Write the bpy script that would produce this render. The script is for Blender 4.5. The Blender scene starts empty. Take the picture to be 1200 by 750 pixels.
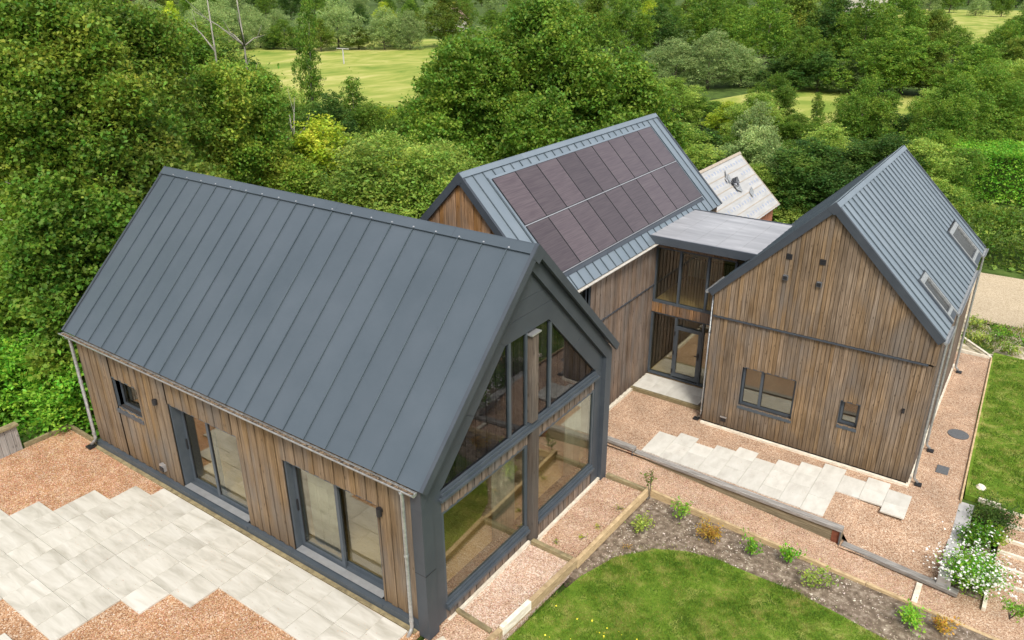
import bpy, math, random
import numpy as np
from mathutils import Matrix, Vector
R = math.radians
SC = bpy.context.scene
COL = SC.collection
# ------------------------------------------------------------------ camera
cam = bpy.data.cameras.new('camera'); camo = bpy.data.objects.new('camera', cam); COL.objects.link(camo)
YAW, PIT, ROL = 0.612, -0.414, -0.006
fw = Vector((-math.sin(YAW)*math.cos(PIT), math.cos(YAW)*math.cos(PIT), math.sin(PIT)))
rt = Vector((math.cos(YAW), math.sin(YAW), 0)); up = rt.cross(fw)
r2 = rt*math.cos(ROL)+up*math.sin(ROL); u2 = up*math.cos(ROL)-rt*math.sin(ROL)
CP = Vector((9.295, -7.285, 10.237))
camo.matrix_world = Matrix(((r2.x, u2.x, -fw.x, CP.x), (r2.y, u2.y, -fw.y, CP.y), (r2.z, u2.z, -fw.z, CP.z), (0, 0, 0, 1)))
cam.lens = 905.643/1200*36; cam.sensor_width = 36; cam.clip_start = .1; cam.clip_end = 3000
SC.camera = camo
# ------------------------------------------------------------------ world and sun
SUN_EL, SUN_AZ = 52, 138      # azimuth measured from +Y (away) towards +X, in degrees, of the direction the light comes FROM
W = bpy.data.worlds.new('World'); SC.world = W; W.use_nodes = True
nt = W.node_tree; nt.nodes.clear()
sky = nt.nodes.new('ShaderNodeTexSky'); sky.sky_type = 'NISHITA'; sky.sun_disc = False
sky.sun_elevation = R(SUN_EL); sky.sun_rotation = R(SUN_AZ); sky.air_density = 1.0; sky.dust_density = 3.0; sky.ozone_density = 1.0
hs = nt.nodes.new('ShaderNodeHueSaturation'); hs.inputs['Saturation'].default_value = .36
bg = nt.nodes.new('ShaderNodeBackground'); bg.inputs['Strength'].default_value = .15
wo = nt.nodes.new('ShaderNodeOutputWorld')
nt.links.new(sky.outputs[0], hs.inputs['Color']); nt.links.new(hs.outputs[0], bg.inputs[0]); nt.links.new(bg.outputs[0], wo.inputs[0])
sun = bpy.data.lights.new('sun', 'SUN'); sun.energy = 1.9; sun.angle = R(12); sun.color = (1, .95, .87)
suno = bpy.data.objects.new('sun', sun); COL.objects.link(suno)
az = R(SUN_AZ)
sd = Vector((math.sin(az)*math.cos(R(SUN_EL)), math.cos(az)*math.cos(R(SUN_EL)), math.sin(R(SUN_EL))))
suno.rotation_euler = sd.to_track_quat('Z', 'Y').to_euler(); suno.location = (20, -10, 40)
SC.view_settings.view_transform = 'Standard'; SC.view_settings.look = 'None'; SC.view_settings.gamma = 1
SC.view_settings.exposure = 0.7
SC.render.engine = 'CYCLES'
SC.cycles.max_bounces = 6; SC.cycles.transparent_max_bounces = 10; SC.cycles.caustics_reflective = False; SC.cycles.caustics_refractive = False
# ------------------------------------------------------------------ materials
def mat(name, cols, scale=(1, 1, 1), noise=5, detail=5, rough=.6, metal=0, bump=0, bscale=60, orand=0, irand=0, shift=False,
        spec=.5, kind='noise', big=0, bigscale=.4, trans=0, rvar=0, distort=0, coords='Object', sat=0):
    m = bpy.data.materials.new(name); m.use_nodes = True
    n = m.node_tree.nodes; L = m.node_tree.links; n.clear()
    out = n.new('ShaderNodeOutputMaterial'); b = n.new('ShaderNodeBsdfPrincipled')
    b.inputs['Roughness'].default_value = rough; b.inputs['Metallic'].default_value = metal; b.inputs['Specular IOR Level'].default_value = spec
    tc = n.new('ShaderNodeTexCoord'); mp = n.new('ShaderNodeMapping'); mp.inputs['Scale'].default_value = scale
    L.new(tc.outputs[coords], mp.inputs[0])
    oi = n.new('ShaderNodeObjectInfo')
    if shift:
        ml = n.new('ShaderNodeMath'); ml.operation = 'MULTIPLY'; ml.inputs[1].default_value = 53.0
        L.new(oi.outputs['Random'], ml.inputs[0]); cb = n.new('ShaderNodeCombineXYZ')
        for i in range(3): L.new(ml.outputs[0], cb.inputs[i])
        L.new(cb.outputs[0], mp.inputs['Location'])
    if kind == 'noise':
        t = n.new('ShaderNodeTexNoise'); t.inputs['Scale'].default_value = noise; t.inputs['Detail'].default_value = detail
        t.inputs['Roughness'].default_value = .62; t.inputs['Distortion'].default_value = distort
        f = t.outputs['Fac']
    elif kind == 'voronoi':
        t = n.new('ShaderNodeTexVoronoi'); t.inputs['Scale'].default_value = noise
        sp = n.new('ShaderNodeSeparateColor'); L.new(t.outputs['Color'], sp.inputs[0]); f = sp.outputs[0]
    L.new(mp.outputs[0], t.inputs['Vector'])
    r = n.new('ShaderNodeValToRGB'); e = r.color_ramp.elements
    while len(e) < len(cols): e.new(.5)
    for k, (p, c) in enumerate(cols): e[k].position = p; e[k].color = (*c, 1)
    L.new(f, r.inputs[0]); c = r.outputs[0]
    def value_mult(c, src, amp):
        mr = n.new('ShaderNodeMapRange'); mr.inputs['To Min'].default_value = 1-amp; mr.inputs['To Max'].default_value = 1+amp
        L.new(src, mr.inputs[0]); h = n.new('ShaderNodeHueSaturation'); L.new(mr.outputs[0], h.inputs['Value']); L.new(c, h.inputs['Color'])
        return h
    if orand:
        h = value_mult(c, oi.outputs['Random'], orand); c = h.outputs[0]
        if sat:
            m2 = n.new('ShaderNodeMath'); m2.operation = 'MULTIPLY'; m2.inputs[1].default_value = 7.31; fr = n.new('ShaderNodeMath'); fr.operation = 'FRACT'
            L.new(oi.outputs['Random'], m2.inputs[0]); L.new(m2.outputs[0], fr.inputs[0])
            m3 = n.new('ShaderNodeMapRange'); m3.inputs['To Min'].default_value = 1-sat; m3.inputs['To Max'].default_value = 1+sat; L.new(fr.outputs[0], m3.inputs[0]); L.new(m3.outputs[0], h.inputs['Saturation'])
    if irand:
        ge = n.new('ShaderNodeNewGeometry'); h = value_mult(c, ge.outputs['Random Per Island'], irand); c = h.outputs[0]
        m2 = n.new('ShaderNodeMath'); m2.operation = 'MULTIPLY'; m2.inputs[1].default_value = 9.7; fr = n.new('ShaderNodeMath'); fr.operation = 'FRACT'
        L.new(ge.outputs['Random Per Island'], m2.inputs[0]); L.new(m2.outputs[0], fr.inputs[0])
        m3 = n.new('ShaderNodeMapRange'); m3.inputs['To Min'].default_value = .5-.035*irand/.3; m3.inputs['To Max'].default_value = .5+.03*irand/.3
        L.new(fr.outputs[0], m3.inputs[0]); L.new(m3.outputs[0], h.inputs['Hue'])
    if big:
        t2 = n.new('ShaderNodeTexNoise'); t2.inputs['Scale'].default_value = bigscale; t2.inputs['Detail'].default_value = 3; L.new(tc.outputs[coords], t2.inputs['Vector'])
        st = n.new('ShaderNodeMapRange'); st.inputs[1].default_value = .3; st.inputs[2].default_value = .7; L.new(t2.outputs['Fac'], st.inputs[0])
        h = value_mult(c, st.outputs[0], big); c = h.outputs[0]
    L.new(c, b.inputs['Base Color'])
    if rvar:
        mr = n.new('ShaderNodeMapRange'); mr.inputs['To Min'].default_value = rough-rvar; mr.inputs['To Max'].default_value = rough+rvar
        L.new(f, mr.inputs[0]); L.new(mr.outputs[0], b.inputs['Roughness'])
    if bump:
        t3 = n.new('ShaderNodeTexNoise' if kind == 'noise' else 'ShaderNodeTexVoronoi'); t3.inputs['Scale'].default_value = bscale
        L.new(mp.outputs[0], t3.inputs['Vector'])
        bp = n.new('ShaderNodeBump'); bp.inputs['Strength'].default_value = bump; bp.inputs['Distance'].default_value = .01
        L.new(t3.outputs['Fac' if kind == 'noise' else 'Distance'], bp.inputs['Height'])
        if kind != 'noise': bp.invert = True
        L.new(bp.outputs[0], b.inputs['Normal'])
    if trans:
        tr = n.new('ShaderNodeBsdfTranslucent'); L.new(c, tr.inputs[0]); mx = n.new('ShaderNodeMixShader'); mx.inputs[0].default_value = trans
        L.new(b.outputs[0], mx.inputs[1]); L.new(tr.outputs[0], mx.inputs[2]); L.new(mx.outputs[0], out.inputs[0])
    else: L.new(b.outputs[0], out.inputs[0])
    return m
def glass(name, tint, refl, ior=1.9, wave=0):
    m = bpy.data.materials.new(name); m.use_nodes = True; n = m.node_tree.nodes; L = m.node_tree.links; n.clear()
    out = n.new('ShaderNodeOutputMaterial'); mx = n.new('ShaderNodeMixShader'); t = n.new('ShaderNodeBsdfTransparent'); t.inputs[0].default_value = (*tint, 1)
    g = n.new('ShaderNodeBsdfGlossy'); g.inputs['Roughness'].default_value = .015; g.inputs[0].default_value = (*refl, 1)
    f = n.new('ShaderNodeFresnel'); ge = n.new('ShaderNodeNewGeometry'); mr = n.new('ShaderNodeMapRange')
    mr.inputs['To Min'].default_value = ior; mr.inputs['To Max'].default_value = 1/ior; L.new(ge.outputs['Backfacing'], mr.inputs[0]); L.new(mr.outputs[0], f.inputs[0])
    if wave:
        tx = n.new('ShaderNodeTexNoise'); tx.inputs['Scale'].default_value = 1.3; bp = n.new('ShaderNodeBump'); bp.inputs['Strength'].default_value = wave; bp.inputs['Distance'].default_value = .02
        tc = n.new('ShaderNodeTexCoord'); L.new(tc.outputs['Object'], tx.inputs['Vector']); L.new(tx.outputs['Fac'], bp.inputs['Height']); L.new(bp.outputs[0], g.inputs['Normal'])
    L.new(f.outputs[0], mx.inputs[0]); L.new(t.outputs[0], mx.inputs[1]); L.new(g.outputs[0], mx.inputs[2]); L.new(mx.outputs[0], out.inputs[0])
    return m
M = {}
def wood(name, dark, mid, light, pos=(.3, .5, .68), orand=.2, sat=.13, zbase=None):
    M[name] = mat(name, [(pos[0], dark), (pos[1], mid), (pos[2], light)], scale=(14, 14, .45), noise=3.2, detail=9, rough=.75, bump=.35, bscale=9, orand=orand, shift=True, spec=.25, distort=.6, sat=sat, big=.2, bigscale=.9)
    m = M[name]; n = m.node_tree.nodes; L = m.node_tree.links; b = [q for q in n if q.type == 'BSDF_PRINCIPLED'][0]; src = b.inputs['Base Color'].links[0].from_socket
    tc = n.new('ShaderNodeTexCoord')
    def mixc(fac, a, col, typ='MIX'):
        x = n.new('ShaderNodeMix'); x.data_type = 'RGBA'; x.blend_type = typ; L.new(fac, x.inputs[0]); L.new(a, x.inputs[6]); x.inputs[7].default_value = (*col, 1); return x.outputs[2]
    def ramp(v, lo, hi, a=0., c=1.):
        r = n.new('ShaderNodeMapRange'); r.inputs[1].default_value = lo; r.inputs[2].default_value = hi; r.inputs[3].default_value = a; r.inputs[4].default_value = c; L.new(v, r.inputs[0]); return r.outputs[0]
    g = n.new('ShaderNodeTexNoise'); g.inputs['Scale'].default_value = 1.1; g.inputs['Detail'].default_value = 7; mp = n.new('ShaderNodeMapping'); mp.inputs['Scale'].default_value = (1.6, 1.6, .6)
    L.new(tc.outputs['Object'], mp.inputs[0]); L.new(mp.outputs[0], g.inputs['Vector']); grey = sum(mid)/3
    src = mixc(ramp(g.outputs['Fac'], .45, .7, 0, .6), src, (grey*1.15, grey*1.08, grey))          # silvered weathering patches
    k = n.new('ShaderNodeTexVoronoi'); k.inputs['Scale'].default_value = 1.0; mk = n.new('ShaderNodeMapping'); mk.inputs['Scale'].default_value = (8, 8, 3.2)
    L.new(tc.outputs['Object'], mk.inputs[0]); L.new(mk.outputs[0], k.inputs['Vector']); src = mixc(ramp(k.outputs['Distance'], .07, .16, .75, 0), src, tuple(v*.8 for v in dark))   # knots
    if zbase is not None:                                                                          # rain splash stain with a ragged top
        sp = n.new('ShaderNodeSeparateXYZ'); L.new(tc.outputs['Object'], sp.inputs[0]); ad = n.new('ShaderNodeMath'); ad.operation = 'MULTIPLY_ADD'; ad.inputs[1].default_value = -.9; L.new(g.outputs['Fac'], ad.inputs[0]); L.new(sp.outputs[2], ad.inputs[2])
        src = mixc(ramp(ad.outputs[0], zbase-.45, zbase+.1, .65, 0), src, tuple(v*.9 for v in dark))
    L.new(src, b.inputs['Base Color'])
wood('larch_warm', (.095, .063, .036), (.18, .122, .07), (.27, .192, .115), orand=.15, zbase=.1)
wood('larch_brown', (.092, .062, .036), (.18, .124, .074), (.3, .225, .15), orand=.15, zbase=-2.9)
wood('larch_grey', (.082, .058, .042), (.165, .121, .09), (.27, .21, .165), zbase=-2.9)
wood('larch_orange', (.08, .045, .02), (.22, .12, .055), (.36, .22, .12))
wood('dark_timber', (.03, .028, .031), (.06, .054, .058), (.11, .1, .102), orand=.5)
M['sleeper_run'] = mat('sleeper_run', [(.3, (.14, .13, .12)), (.5, (.26, .245, .225)), (.68, (.38, .365, .34))], scale=(.8, 12, 12), noise=3, detail=8, rough=.8, bump=.4, bscale=8, orand=.1, shift=True, spec=.2)
M['sleeper_old'] = mat('sleeper_old', [(.3, (.12, .1, .065)), (.5, (.2, .17, .11)), (.68, (.29, .25, .17))], scale=(.8, 12, 12), noise=3, detail=8, rough=.85, bump=.4, bscale=8, orand=.14, shift=True, spec=.2)
wood('weathered_sleeper', (.15, .135, .12), (.27, .25, .225), (.42, .4, .37), orand=.1)
M['new_timber'] = mat('new_timber', [(.3, (.3, .21, .11)), (.6, (.5, .37, .21))], scale=(2, 2, 8), noise=4, detail=7, rough=.75, bump=.3, bscale=12, orand=.18, shift=True, spec=.2)
M['old_edging'] = mat('old_edging', [(.3, (.13, .105, .06)), (.6, (.27, .22, .12))], scale=(2, 2, 8), noise=4, detail=7, rough=.8, bump=.3, bscale=12, orand=.15, shift=True, spec=.2)
M['pale_timber'] = mat('pale_timber', [(.3, (.5, .44, .34)), (.6, (.72, .66, .54))], scale=(2, 2, 6), noise=3, detail=6, rough=.7, bump=.2, bscale=12, orand=.1, shift=True, spec=.2)
M['zinc'] = mat('zinc', [(.35, (.082, .104, .122)), (.65, (.1, .122, .142))], noise=.5, detail=6, rough=.4, metal=.35, orand=.035, shift=False, rvar=.04, bump=.03, bscale=2.5, spec=.5)
M['zinc_seam'] = mat('zinc_seam', [(.35, (.07, .092, .108)), (.65, (.095, .12, .135))], noise=.9, detail=4, rough=.5, metal=.35, spec=.5)  # same metal as the trays; shaded seam sides are darkened into this colour
M['zinc_skylit'] = mat('zinc_skylit', [(.35, (.2, .245, .28)), (.65, (.24, .285, .32))], noise=.6, detail=6, rough=.4, metal=.4, orand=.05, shift=True, rvar=.06, bump=.03, bscale=2.5)  # same zinc as the barn roof, sky reflection lightened into the base colour
M['zinc_trim'] = mat('zinc_trim', [(.3, (.052, .062, .076)), (.7, (.07, .082, .096))], noise=1.5, rough=.48, metal=.25, orand=.08, bump=.02, bscale=3)
M['frame_metal'] = mat('frame_metal', [(.3, (.06, .075, .09)), (.7, (.085, .1, .115))], noise=3, rough=.4, metal=.2)
M['black_metal'] = mat('black_metal', [(0, (.012, .012, .014)), (1, (.02, .02, .022))], noise=3, rough=.5)
M['galvanised'] = mat('galvanised', [(.3, (.3, .31, .31)), (.7, (.5, .51, .5))], noise=14, detail=3, rough=.38, metal=.6)
M['gutter_cream'] = mat('gutter_cream', [(.3, (.48, .45, .39)), (.7, (.62, .59, .53))], noise=8, detail=3, rough=.4, metal=.2)
M['rust_steel'] = mat('rust_steel', [(.3, (.12, .035, .018)), (.7, (.24, .08, .04))], noise=9, rough=.8)
M['leaf_litter'] = mat('leaf_litter', [(.3, (.04, .028, .018)), (.7, (.2, .14, .085))], noise=45, rough=.95, kind='voronoi')
M['paving'] = mat('paving', [(.32, (.37, .345, .285)), (.5, (.485, .457, .39)), (.68, (.56, .535, .47))], scale=(.8, 4.0, 1), noise=1.2, detail=6, rough=.7, bump=.12, bscale=70, orand=.05, shift=True, spec=.3, distort=.5)
M['paving_pale'] = mat('paving_pale', [(.3, (.48, .455, .4)), (.5, (.55, .53, .47)), (.72, (.61, .59, .535))], scale=(2, 1, 1), noise=2, detail=6, rough=.7, bump=.12, bscale=70, orand=.06, shift=True, spec=.3)
G1 = [(0, (.15, .07, .035)), (.25, (.32, .165, .08)), (.6, (.43, .245, .13)), (.85, (.52, .36, .23)), (1, (.62, .52, .42))]
G2 = [(0, (.15, .085, .05)), (.25, (.33, .195, .12)), (.6, (.43, .28, .18)), (.85, (.54, .4, .28)), (1, (.62, .52, .41))]
G3 = [(0, (.2, .12, .08)), (.25, (.4, .26, .18)), (.6, (.52, .37, .27)), (.85, (.62, .5, .4)), (1, (.68, .62, .54))]
for nm, cc in (('gravel_orange', G1), ('gravel_pink', G2), ('gravel_pale', G3)):
    M[nm] = mat(nm, cc, noise=52, rough=.85, kind='voronoi', bump=.7, bscale=52, big=.16, bigscale=1.3, spec=.25)
M['drive'] = mat('drive', [(0, (.3, .23, .14)), (.5, (.46, .37, .25)), (1, (.56, .47, .34))], noise=40, rough=.9, kind='voronoi', big=.14, bigscale=.25, spec=.2)
M['soil'] = mat('soil', [(.3, (.07, .052, .035)), (.52, (.18, .138, .1)), (.7, (.36, .3, .23))], noise=7, detail=12, rough=.95, bump=1, bscale=22, spec=.1)
M['rubble'] = mat('rubble', [(.3, (.14, .13, .05)), (.5, (.4, .34, .24)), (.7, (.62, .56, .45))], noise=4, detail=9, rough=.95, bump=1, bscale=12, spec=.1)
M['lawn'] = mat('lawn', [(.3, (.07, .14, .012)), (.52, (.13, .21, .022)), (.7, (.3, .3, .085))], noise=2.6, detail=9, rough=.9, bump=.8, bscale=40, spec=.1)
M['blade'] = mat('blade', [(.36, (.065, .14, .012)), (.5, (.13, .22, .022)), (.64, (.38, .36, .1))], noise=2.4, detail=6, rough=.6, irand=.35, trans=.3, spec=.2)
M['meadow'] = mat('meadow', [(.3, (.12, .2, .025)), (.5, (.28, .31, .065)), (.7, (.46, .42, .15))], scale=(1.1, .6, 1), noise=.16, distort=.8, detail=12, rough=.95, spec=.1)
M['ground'] = mat('ground', [(.3, (.03, .045, .012)), (.55, (.07, .115, .024)), (.75, (.13, .18, .045))], noise=1.1, detail=9, rough=.95, bump=1, bscale=4, spec=.1)
M['plaster'] = mat('plaster', [(.3, (.5, .46, .38)), (.7, (.56, .52, .44))], noise=2, rough=.9)
M['floor_board'] = mat('floor_board', [(.3, (.4, .27, .12)), (.7, (.55, .4, .2))], scale=(1, 6, 1), noise=4, rough=.5)
M['dark_wall'] = mat('dark_wall', [(0, (.02, .018, .016)), (1, (.035, .03, .027))], noise=4, rough=.9)
M['solar'] = mat('solar', [(.4, (.06, .044, .05)), (.6, (.09, .07, .074))], scale=(30, 1, 30), noise=1.2, detail=3, rough=.28, orand=.22, shift=True, spec=.6)
M['silver'] = mat('silver', [(.3, (.5, .5, .5)), (.7, (.6, .6, .6))], noise=6, rough=.35, metal=.7)
M['flat_roof'] = mat('flat_roof', [(.3, (.22, .22, .225)), (.5, (.3, .3, .31)), (.68, (.4, .4, .41))], scale=(.5, 2.6, 1), noise=1.1, detail=6, rough=.35, rvar=.1, spec=.5, distort=.7)
M['membrane'] = mat('membrane', [(.3, (.33, .33, .325)), (.7, (.44, .435, .42))], scale=(3, .5, 3), noise=2, rough=.6)
M['print_blue'] = mat('print_blue', [(0, (.22, .26, .36)), (1, (.34, .38, .48))], noise=9, rough=.6)
M['batten'] = mat('batten', [(.3, (.32, .27, .21)), (.7, (.42, .36, .29))], noise=5, rough=.8)
M['brick'] = mat('brick', [(.3, (.25, .09, .05)), (.7, (.4, .17, .1))], noise=12, rough=.9)
M['iron'] = mat('iron', [(.3, (.07, .075, .08)), (.7, (.13, .135, .14))], noise=30, rough=.7)
M['curtain'] = mat('curtain', [(0, (.55, .55, .5)), (1, (.66, .66, .6))], noise=3, rough=.9, trans=.4)
M['white_flower'] = mat('white_flower', [(0, (.75, .75, .7)), (1, (.85, .85, .8))], noise=3, rough=.7, trans=.2)
M['yellow_flower'] = mat('yellow_flower', [(0, (.7, .6, .02)), (1, (.8, .7, .05))], noise=3, rough=.7)
M['bark'] = mat('bark', [(.3, (.07, .055, .04)), (.7, (.18, .15, .11))], scale=(4, 4, 1), noise=3, rough=.9, bump=.6, bscale=10)
M['pale_bark'] = mat('pale_bark', [(.3, (.14, .13, .1)), (.7, (.34, .32, .26))], scale=(4, 4, 1), noise=3, rough=.9)
M['glass'] = glass('glass', (.82, .83, .76), (1, .96, .87), 2.3, .012)
M['dark_glass'] = glass('dark_glass', (.7, .7, .7), (.8, .8, .8), 1.45, .012)
def leafm(name, c0, c1, c2, orand=.16, trans=.5, irand=.3, scale=.5):
    c0, c1, c2 = [(c[0]*2.4, c[1]*2.35, c[2]*1.6) for c in (c0, c1, c2)]
    M[name] = mat(name, [(.3, c0), (.5, c1), (.7, c2)], noise=scale, detail=3, rough=.55, irand=irand, orand=orand, trans=trans, spec=.3, shift=True)
leafm('leaf_mid', (.035, .075, .012), (.062, .115, .018), (.105, .155, .026))
leafm('leaf_dark', (.018, .045, .012), (.032, .07, .017), (.06, .1, .022))
leafm('leaf_silver', (.075, .12, .055), (.125, .175, .085), (.2, .25, .14))
leafm('leaf_yellow', (.1, .16, .016), (.17, .23, .025), (.28, .31, .045))
leafm('leaf_copper', (.03, .012, .014), (.055, .022, .024), (.08, .04, .035))
leafm('leaf_fresh', (.05, .13, .014), (.09, .2, .025), (.16, .28, .045))
leafm('leaf_scrub', (.065, .115, .022), (.115, .175, .04), (.19, .24, .07))
leafm('leaf_syc', (.04, .08, .012), (.072, .125, .02), (.13, .165, .03), irand=.36)
leafm('leaf_olive', (.035, .066, .012), (.068, .105, .02), (.12, .14, .03))
leafm('leaf_rust', (.16, .1, .02), (.24, .16, .035), (.3, .22, .07))
# ------------------------------------------------------------------ building blocks
def tag(o, label=None, cat=None, group=None, kind=None):
    for k, v in (('label', label), ('category', cat), ('group', group), ('kind', kind)):
        if v: o[k] = v
    return o
def empty(name, loc=(0, 0, 0), label=None, cat=None, group=None):
    o = bpy.data.objects.new(name, None); o.location = loc; o.empty_display_size = .3; COL.objects.link(o)
    return tag(o, label, cat, group)
class MB:
    def __init__(s): s.v = []; s.f = []
    def hexa(s, p):
        b = len(s.v); s.v += [tuple(q) for q in p]
        for f in ((0, 3, 2, 1), (4, 5, 6, 7), (0, 1, 5, 4), (1, 2, 6, 5), (2, 3, 7, 6), (3, 0, 4, 7)): s.f.append(tuple(b+i for i in f))
        return s
    def box(s, x0, x1, y0, y1, z0, z1):
        if x0 > x1: x0, x1 = x1, x0
        if y0 > y1: y0, y1 = y1, y0
        if z0 > z1: z0, z1 = z1, z0
        return s.hexa([(x0, y0, z0), (x1, y0, z0), (x1, y1, z0), (x0, y1, z0), (x0, y0, z1), (x1, y0, z1), (x1, y1, z1), (x0, y1, z1)])
    def prism(s, poly, fn, h0, h1):
        n = len(poly); b = len(s.v)
        s.v += [tuple(fn(a, c, h0)) for a, c in poly]+[tuple(fn(a, c, h1)) for a, c in poly]
        s.f.append(tuple(b+i for i in range(n))[::-1]); s.f.append(tuple(b+n+i for i in range(n)))
        for i in range(n): j = (i+1) % n; s.f.append((b+i, b+j, b+n+j, b+n+i))
        return s
    def bar(s, p, q, w, h, up=(0, 0, 1)):
        p = Vector(p); q = Vector(q); d = (q-p).normalized(); u = Vector(up); sd_ = d.cross(u).normalized(); u = sd_.cross(d)
        a = sd_*w/2; c = u*h/2
        return s.hexa([p-a-c, p+a-c, q+a-c, q-a-c, p-a+c, p+a+c, q+a+c, q-a+c])
    def tube(s, pts, rad, n=8, cap=True):
        b = len(s.v); pts = [Vector(p) for p in pts]
        rad = rad if isinstance(rad, (list, tuple)) else [rad]*len(pts)
        for i, p in enumerate(pts):
            d = (pts[min(i+1, len(pts)-1)]-pts[max(i-1, 0)]).normalized()
            a = d.cross(Vector((.3, .2, 1)) if abs(d.z) < .9 else Vector((1, .1, 0))).normalized(); c = d.cross(a)
            for k in range(n):
                t = 2*math.pi*k/n; s.v.append(tuple(p+(a*math.cos(t)+c*math.sin(t))*rad[i]))
        for i in range(len(pts)-1):
            for k in range(n): s.f.append((b+i*n+k, b+i*n+(k+1) % n, b+(i+1)*n+(k+1) % n, b+(i+1)*n+k))
        if cap: s.f.append(tuple(b+k for k in range(n))[::-1]); s.f.append(tuple(b+(len(pts)-1)*n+k for k in range(n)))
        return s
    def build(s, name, m, parent=None, smooth=False, bevel=0, fix=True):
        me = bpy.data.meshes.new(name); me.from_pydata(s.v, [], s.f); me.materials.append(m)
        if fix:
            import bmesh
            bm = bmesh.new(); bm.from_mesh(me); bmesh.ops.recalc_face_normals(bm, faces=bm.faces)
            if bevel: bmesh.ops.bevel(bm, geom=list(bm.edges), offset=bevel, segments=1, affect='EDGES')
            bm.to_mesh(me); bm.free()
        if smooth: me.polygons.foreach_set('use_smooth', [True]*len(me.polygons))
        o = bpy.data.objects.new(name, me); COL.objects.link(o)
        if parent: o.parent = parent
        return o
def struct(o): return tag(o, kind='structure')
# wall helpers: face frames map (a, z, outward) to world; axis 'y' wall runs along x, axis 'x' wall runs along y
def FY(y0): return lambda a, z, o: (a, y0-o, z)          # faces -y
def FX(x0): return lambda a, z, o: (x0+o, a, z)          # faces +x
def FXN(x0): return lambda a, z, o: (x0-o, a, z)         # faces -x
def fbox(mb, F, a0, a1, z0, z1, o0, o1): return mb.hexa([F(a0, z0, o0), F(a1, z0, o0), F(a1, z0, o1), F(a0, z0, o1), F(a0, z1, o0), F(a1, z1, o0), F(a1, z1, o1), F(a0, z1, o1)])
def wall(F, a0, a1, z0, z1, holes, o0, o1, name, m, parent):
    mb = MB(); xs = sorted({a0, a1, *[h[0] for h in holes], *[h[1] for h in holes]})
    xs = [x for x in xs if a0 <= x <= a1]
    for p, q in zip(xs, xs[1:]):
        hz = sorted([(h[2], h[3]) for h in holes if h[0] <= p+1e-6 and h[1] >= q-1e-6]); z = z0
        for b, t in hz:
            if b > z: fbox(mb, F, p, q, z, b, o0, o1)
            z = max(z, t)
        if z < z1: fbox(mb, F, p, q, z, z1, o0, o1)
    return mb.build(name, m, parent)
rb = random.Random(3)
def boards(F, a0, a1, zb, zt, holes, m, parent, pitch=.145, base=0., name='cladding_board', proud=.018, apex=None, th=.02, stuff=False, jit=.12):
    a = a0; k = 0; acc = MB(); zt = zt if callable(zt) else (lambda a, t=zt: t); zb = zb if callable(zb) else (lambda a, t=zb: t)
    while a < a1-.02:
        w = pitch*(1+rb.uniform(-jit, jit)); b = min(a+w, a1)
        if a1-b < .05: b = a1
        cuts = [a]+sorted(x for h in holes for x in h[:2] if a+.004 < x < b-.004)+([apex] if apex and a+.004 < apex < b-.004 else [])+[b]
        cuts = sorted(cuts); mb = MB(); g = .005; o = base+(k % 2)*proud+rb.uniform(0, .003)
        for p, q in zip(cuts, cuts[1:]):
            mid = (p+q)/2; hz = sorted([(h[2], h[3]) for h in holes if h[0] < mid < h[1]])
            P = p+(g if p == a else 0); Q = q-(g if q == b else 0)
            segs = []; z = None
            for hb, ht in hz: segs.append((z, hb)); z = ht
            segs.append((z, None))
            for s0, s1 in segs:
                l0 = zb(P) if s0 is None else s0; l1 = zb(Q) if s0 is None else s0
                t0 = zt(P) if s1 is None else s1; t1 = zt(Q) if s1 is None else s1
                if max(t0, t1) > min(l0, l1)+.01:
                    t0 = max(t0, l0+.004); t1 = max(t1, l1+.004)
                    mb = acc if stuff else MB()
                    mb.hexa([F(P, l0, o), F(Q, l1, o), F(Q, l1, o+th), F(P, l0, o+th), F(P, t0, o), F(Q, t1, o), F(Q, t1, o+th), F(P, t0, o+th)])
                    if not stuff: mb.build(name, m, parent, fix=True)
        a = b; k += 1
    if stuff and acc.f: tag(acc.build(name, m, parent), kind='stuff')
class Slope:
    """roof slope: along t, downhill s measured from the ridge, h along the normal"""
    def __init__(s, axis, cr, zr, ce, ze):
        s.axis = axis; s.c = cr; s.z = zr; s.L = math.hypot(ce-cr, ze-zr); s.dc = (ce-cr)/s.L; s.dz = (ze-zr)/s.L
        s.nc = -s.dz*(1 if ce > cr else -1); s.nz = abs(s.dc)
    def P(s, t, d, h):
        c = s.c+s.dc*d+s.nc*h; z = s.z+s.dz*d+s.nz*h
        return (t, c, z) if s.axis == 'x' else (c, t, z)
    def slab(s, mb, t0, t1, d0, d1, h0, h1):
        P = s.P; return mb.hexa([P(t0, d0, h0), P(t1, d0, h0), P(t1, d1, h0), P(t0, d1, h0), P(t0, d0, h1), P(t1, d0, h1), P(t1, d1, h1), P(t0, d1, h1)])
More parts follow.
